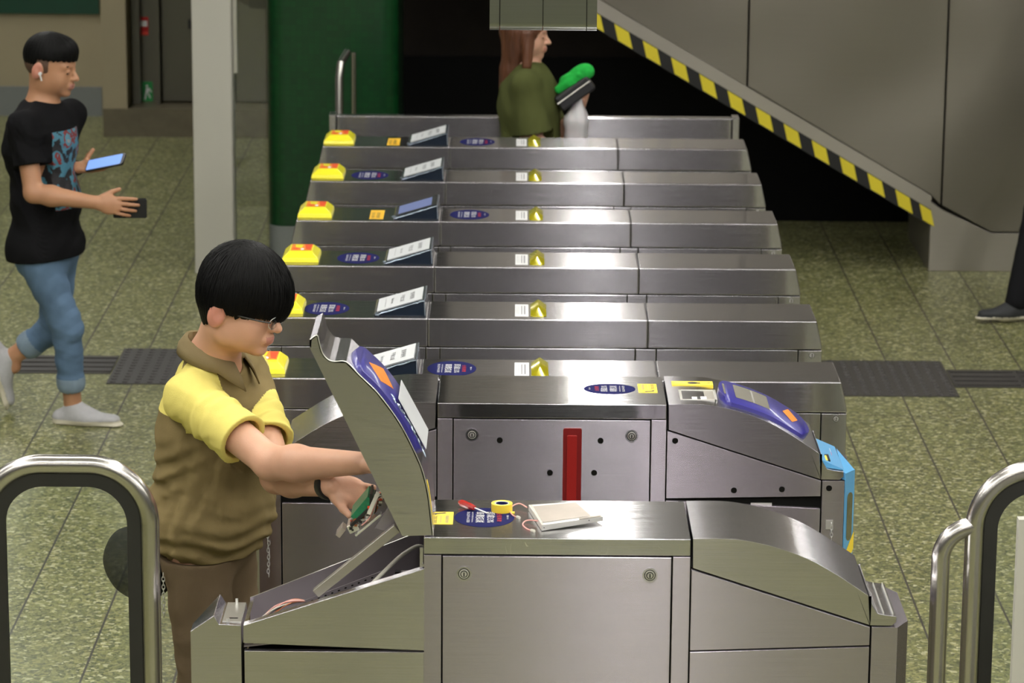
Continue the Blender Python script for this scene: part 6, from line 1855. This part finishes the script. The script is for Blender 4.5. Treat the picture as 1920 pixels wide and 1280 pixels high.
folds(Fb, .010, [(1, .3, .2), (.8, .5, -.2)], 75, 6, 1.5)
Fb.mesh('bag', [pmat('thin_white_plastic', (.72, .70, .72), .35, var=.08, trans=.25, sss=.1)], None, po)

# ================= person at the right edge, only a foot inside the picture
an_ = pv(1906, 572, 14.95); an_[2] = .10
tf = unit((-1, -.15, 0)); rt = unit(np.cross(tf, (0, 0, 1)))
P = an_ + V3(.34, .1, 0); P[2] = .92; Cc = P + V3(-.04, 0, .42); Nk = P + V3(-.05, 0, .62); hA = frame(tf); O = Nk + V3(-.02, 0, .16)
shR = Cc + rt * .19 + V3(0, 0, .1); shL = Cc - rt * .19 + V3(0, 0, .1)
J = dict(O=O, A=hA, P=P, C=Cc, N=Nk, tf=tf, shR=shR, shL=shL, elR=shR + V3(.05, 0, -.28), elL=shL + V3(.02, 0, -.28), wrR=shR + V3(-.08, 0, -.5), wrL=shL + V3(.0, 0, -.53), hpR=P + rt * .08, hpL=P - rt * .08,
         knL=(an_ + P) / 2 + V3(-.08, 0, .02), anL=an_, knR=P + rt * .08 + V3(.05, 0, -.43), anR=P + rt * .08 + V3(.28, 0, -.80),
         hR=(V3(-.1, 0, -1), V3(0, 1, 0), 1, (0, .3, .3, .3, .3), (.6, .5, .4)), hL=(V3(0, 0, -1), V3(0, -1, 0), -1, (0, .3, .3, .3, .3), (.6, .5, .4)))
rp = person('person', 'person in dark trousers and charcoal shoes stepping left at the right edge', J, h=.007, skin='skin_l')
simple_legs(rp, J, P, rt, tf, M['darkcloth'], [M['blackshoe'], M['sole']], 33)
Fs = Field(*limits([P, Cc, shR, shL, Nk], .2), .008); torso(Fs, P, Cc, Nk, tf, 1, 1.05, .02, shL, shR, 1.0)
for s_ in 'RL': Fs.cone(J['sh' + s_], J['el' + s_], .06, .05, .03); Fs.cone(J['el' + s_], J['wr' + s_], .05, .04, .03)
Fs.mesh('sweater', [M['darkcloth']], None, rp)
Fh = Field(*limits([O], .17), .006); Fh.ell(O + hA[2] * .055 - hA[0] * .012, (.105, .088, .095), np.stack(hA, 1), .02); local_cut(Fh, O, hA, lambda x, y, z: np.where(x > .03, .05, -.03) - z); Fh.mesh('hair', [M['hair']], None, rp)
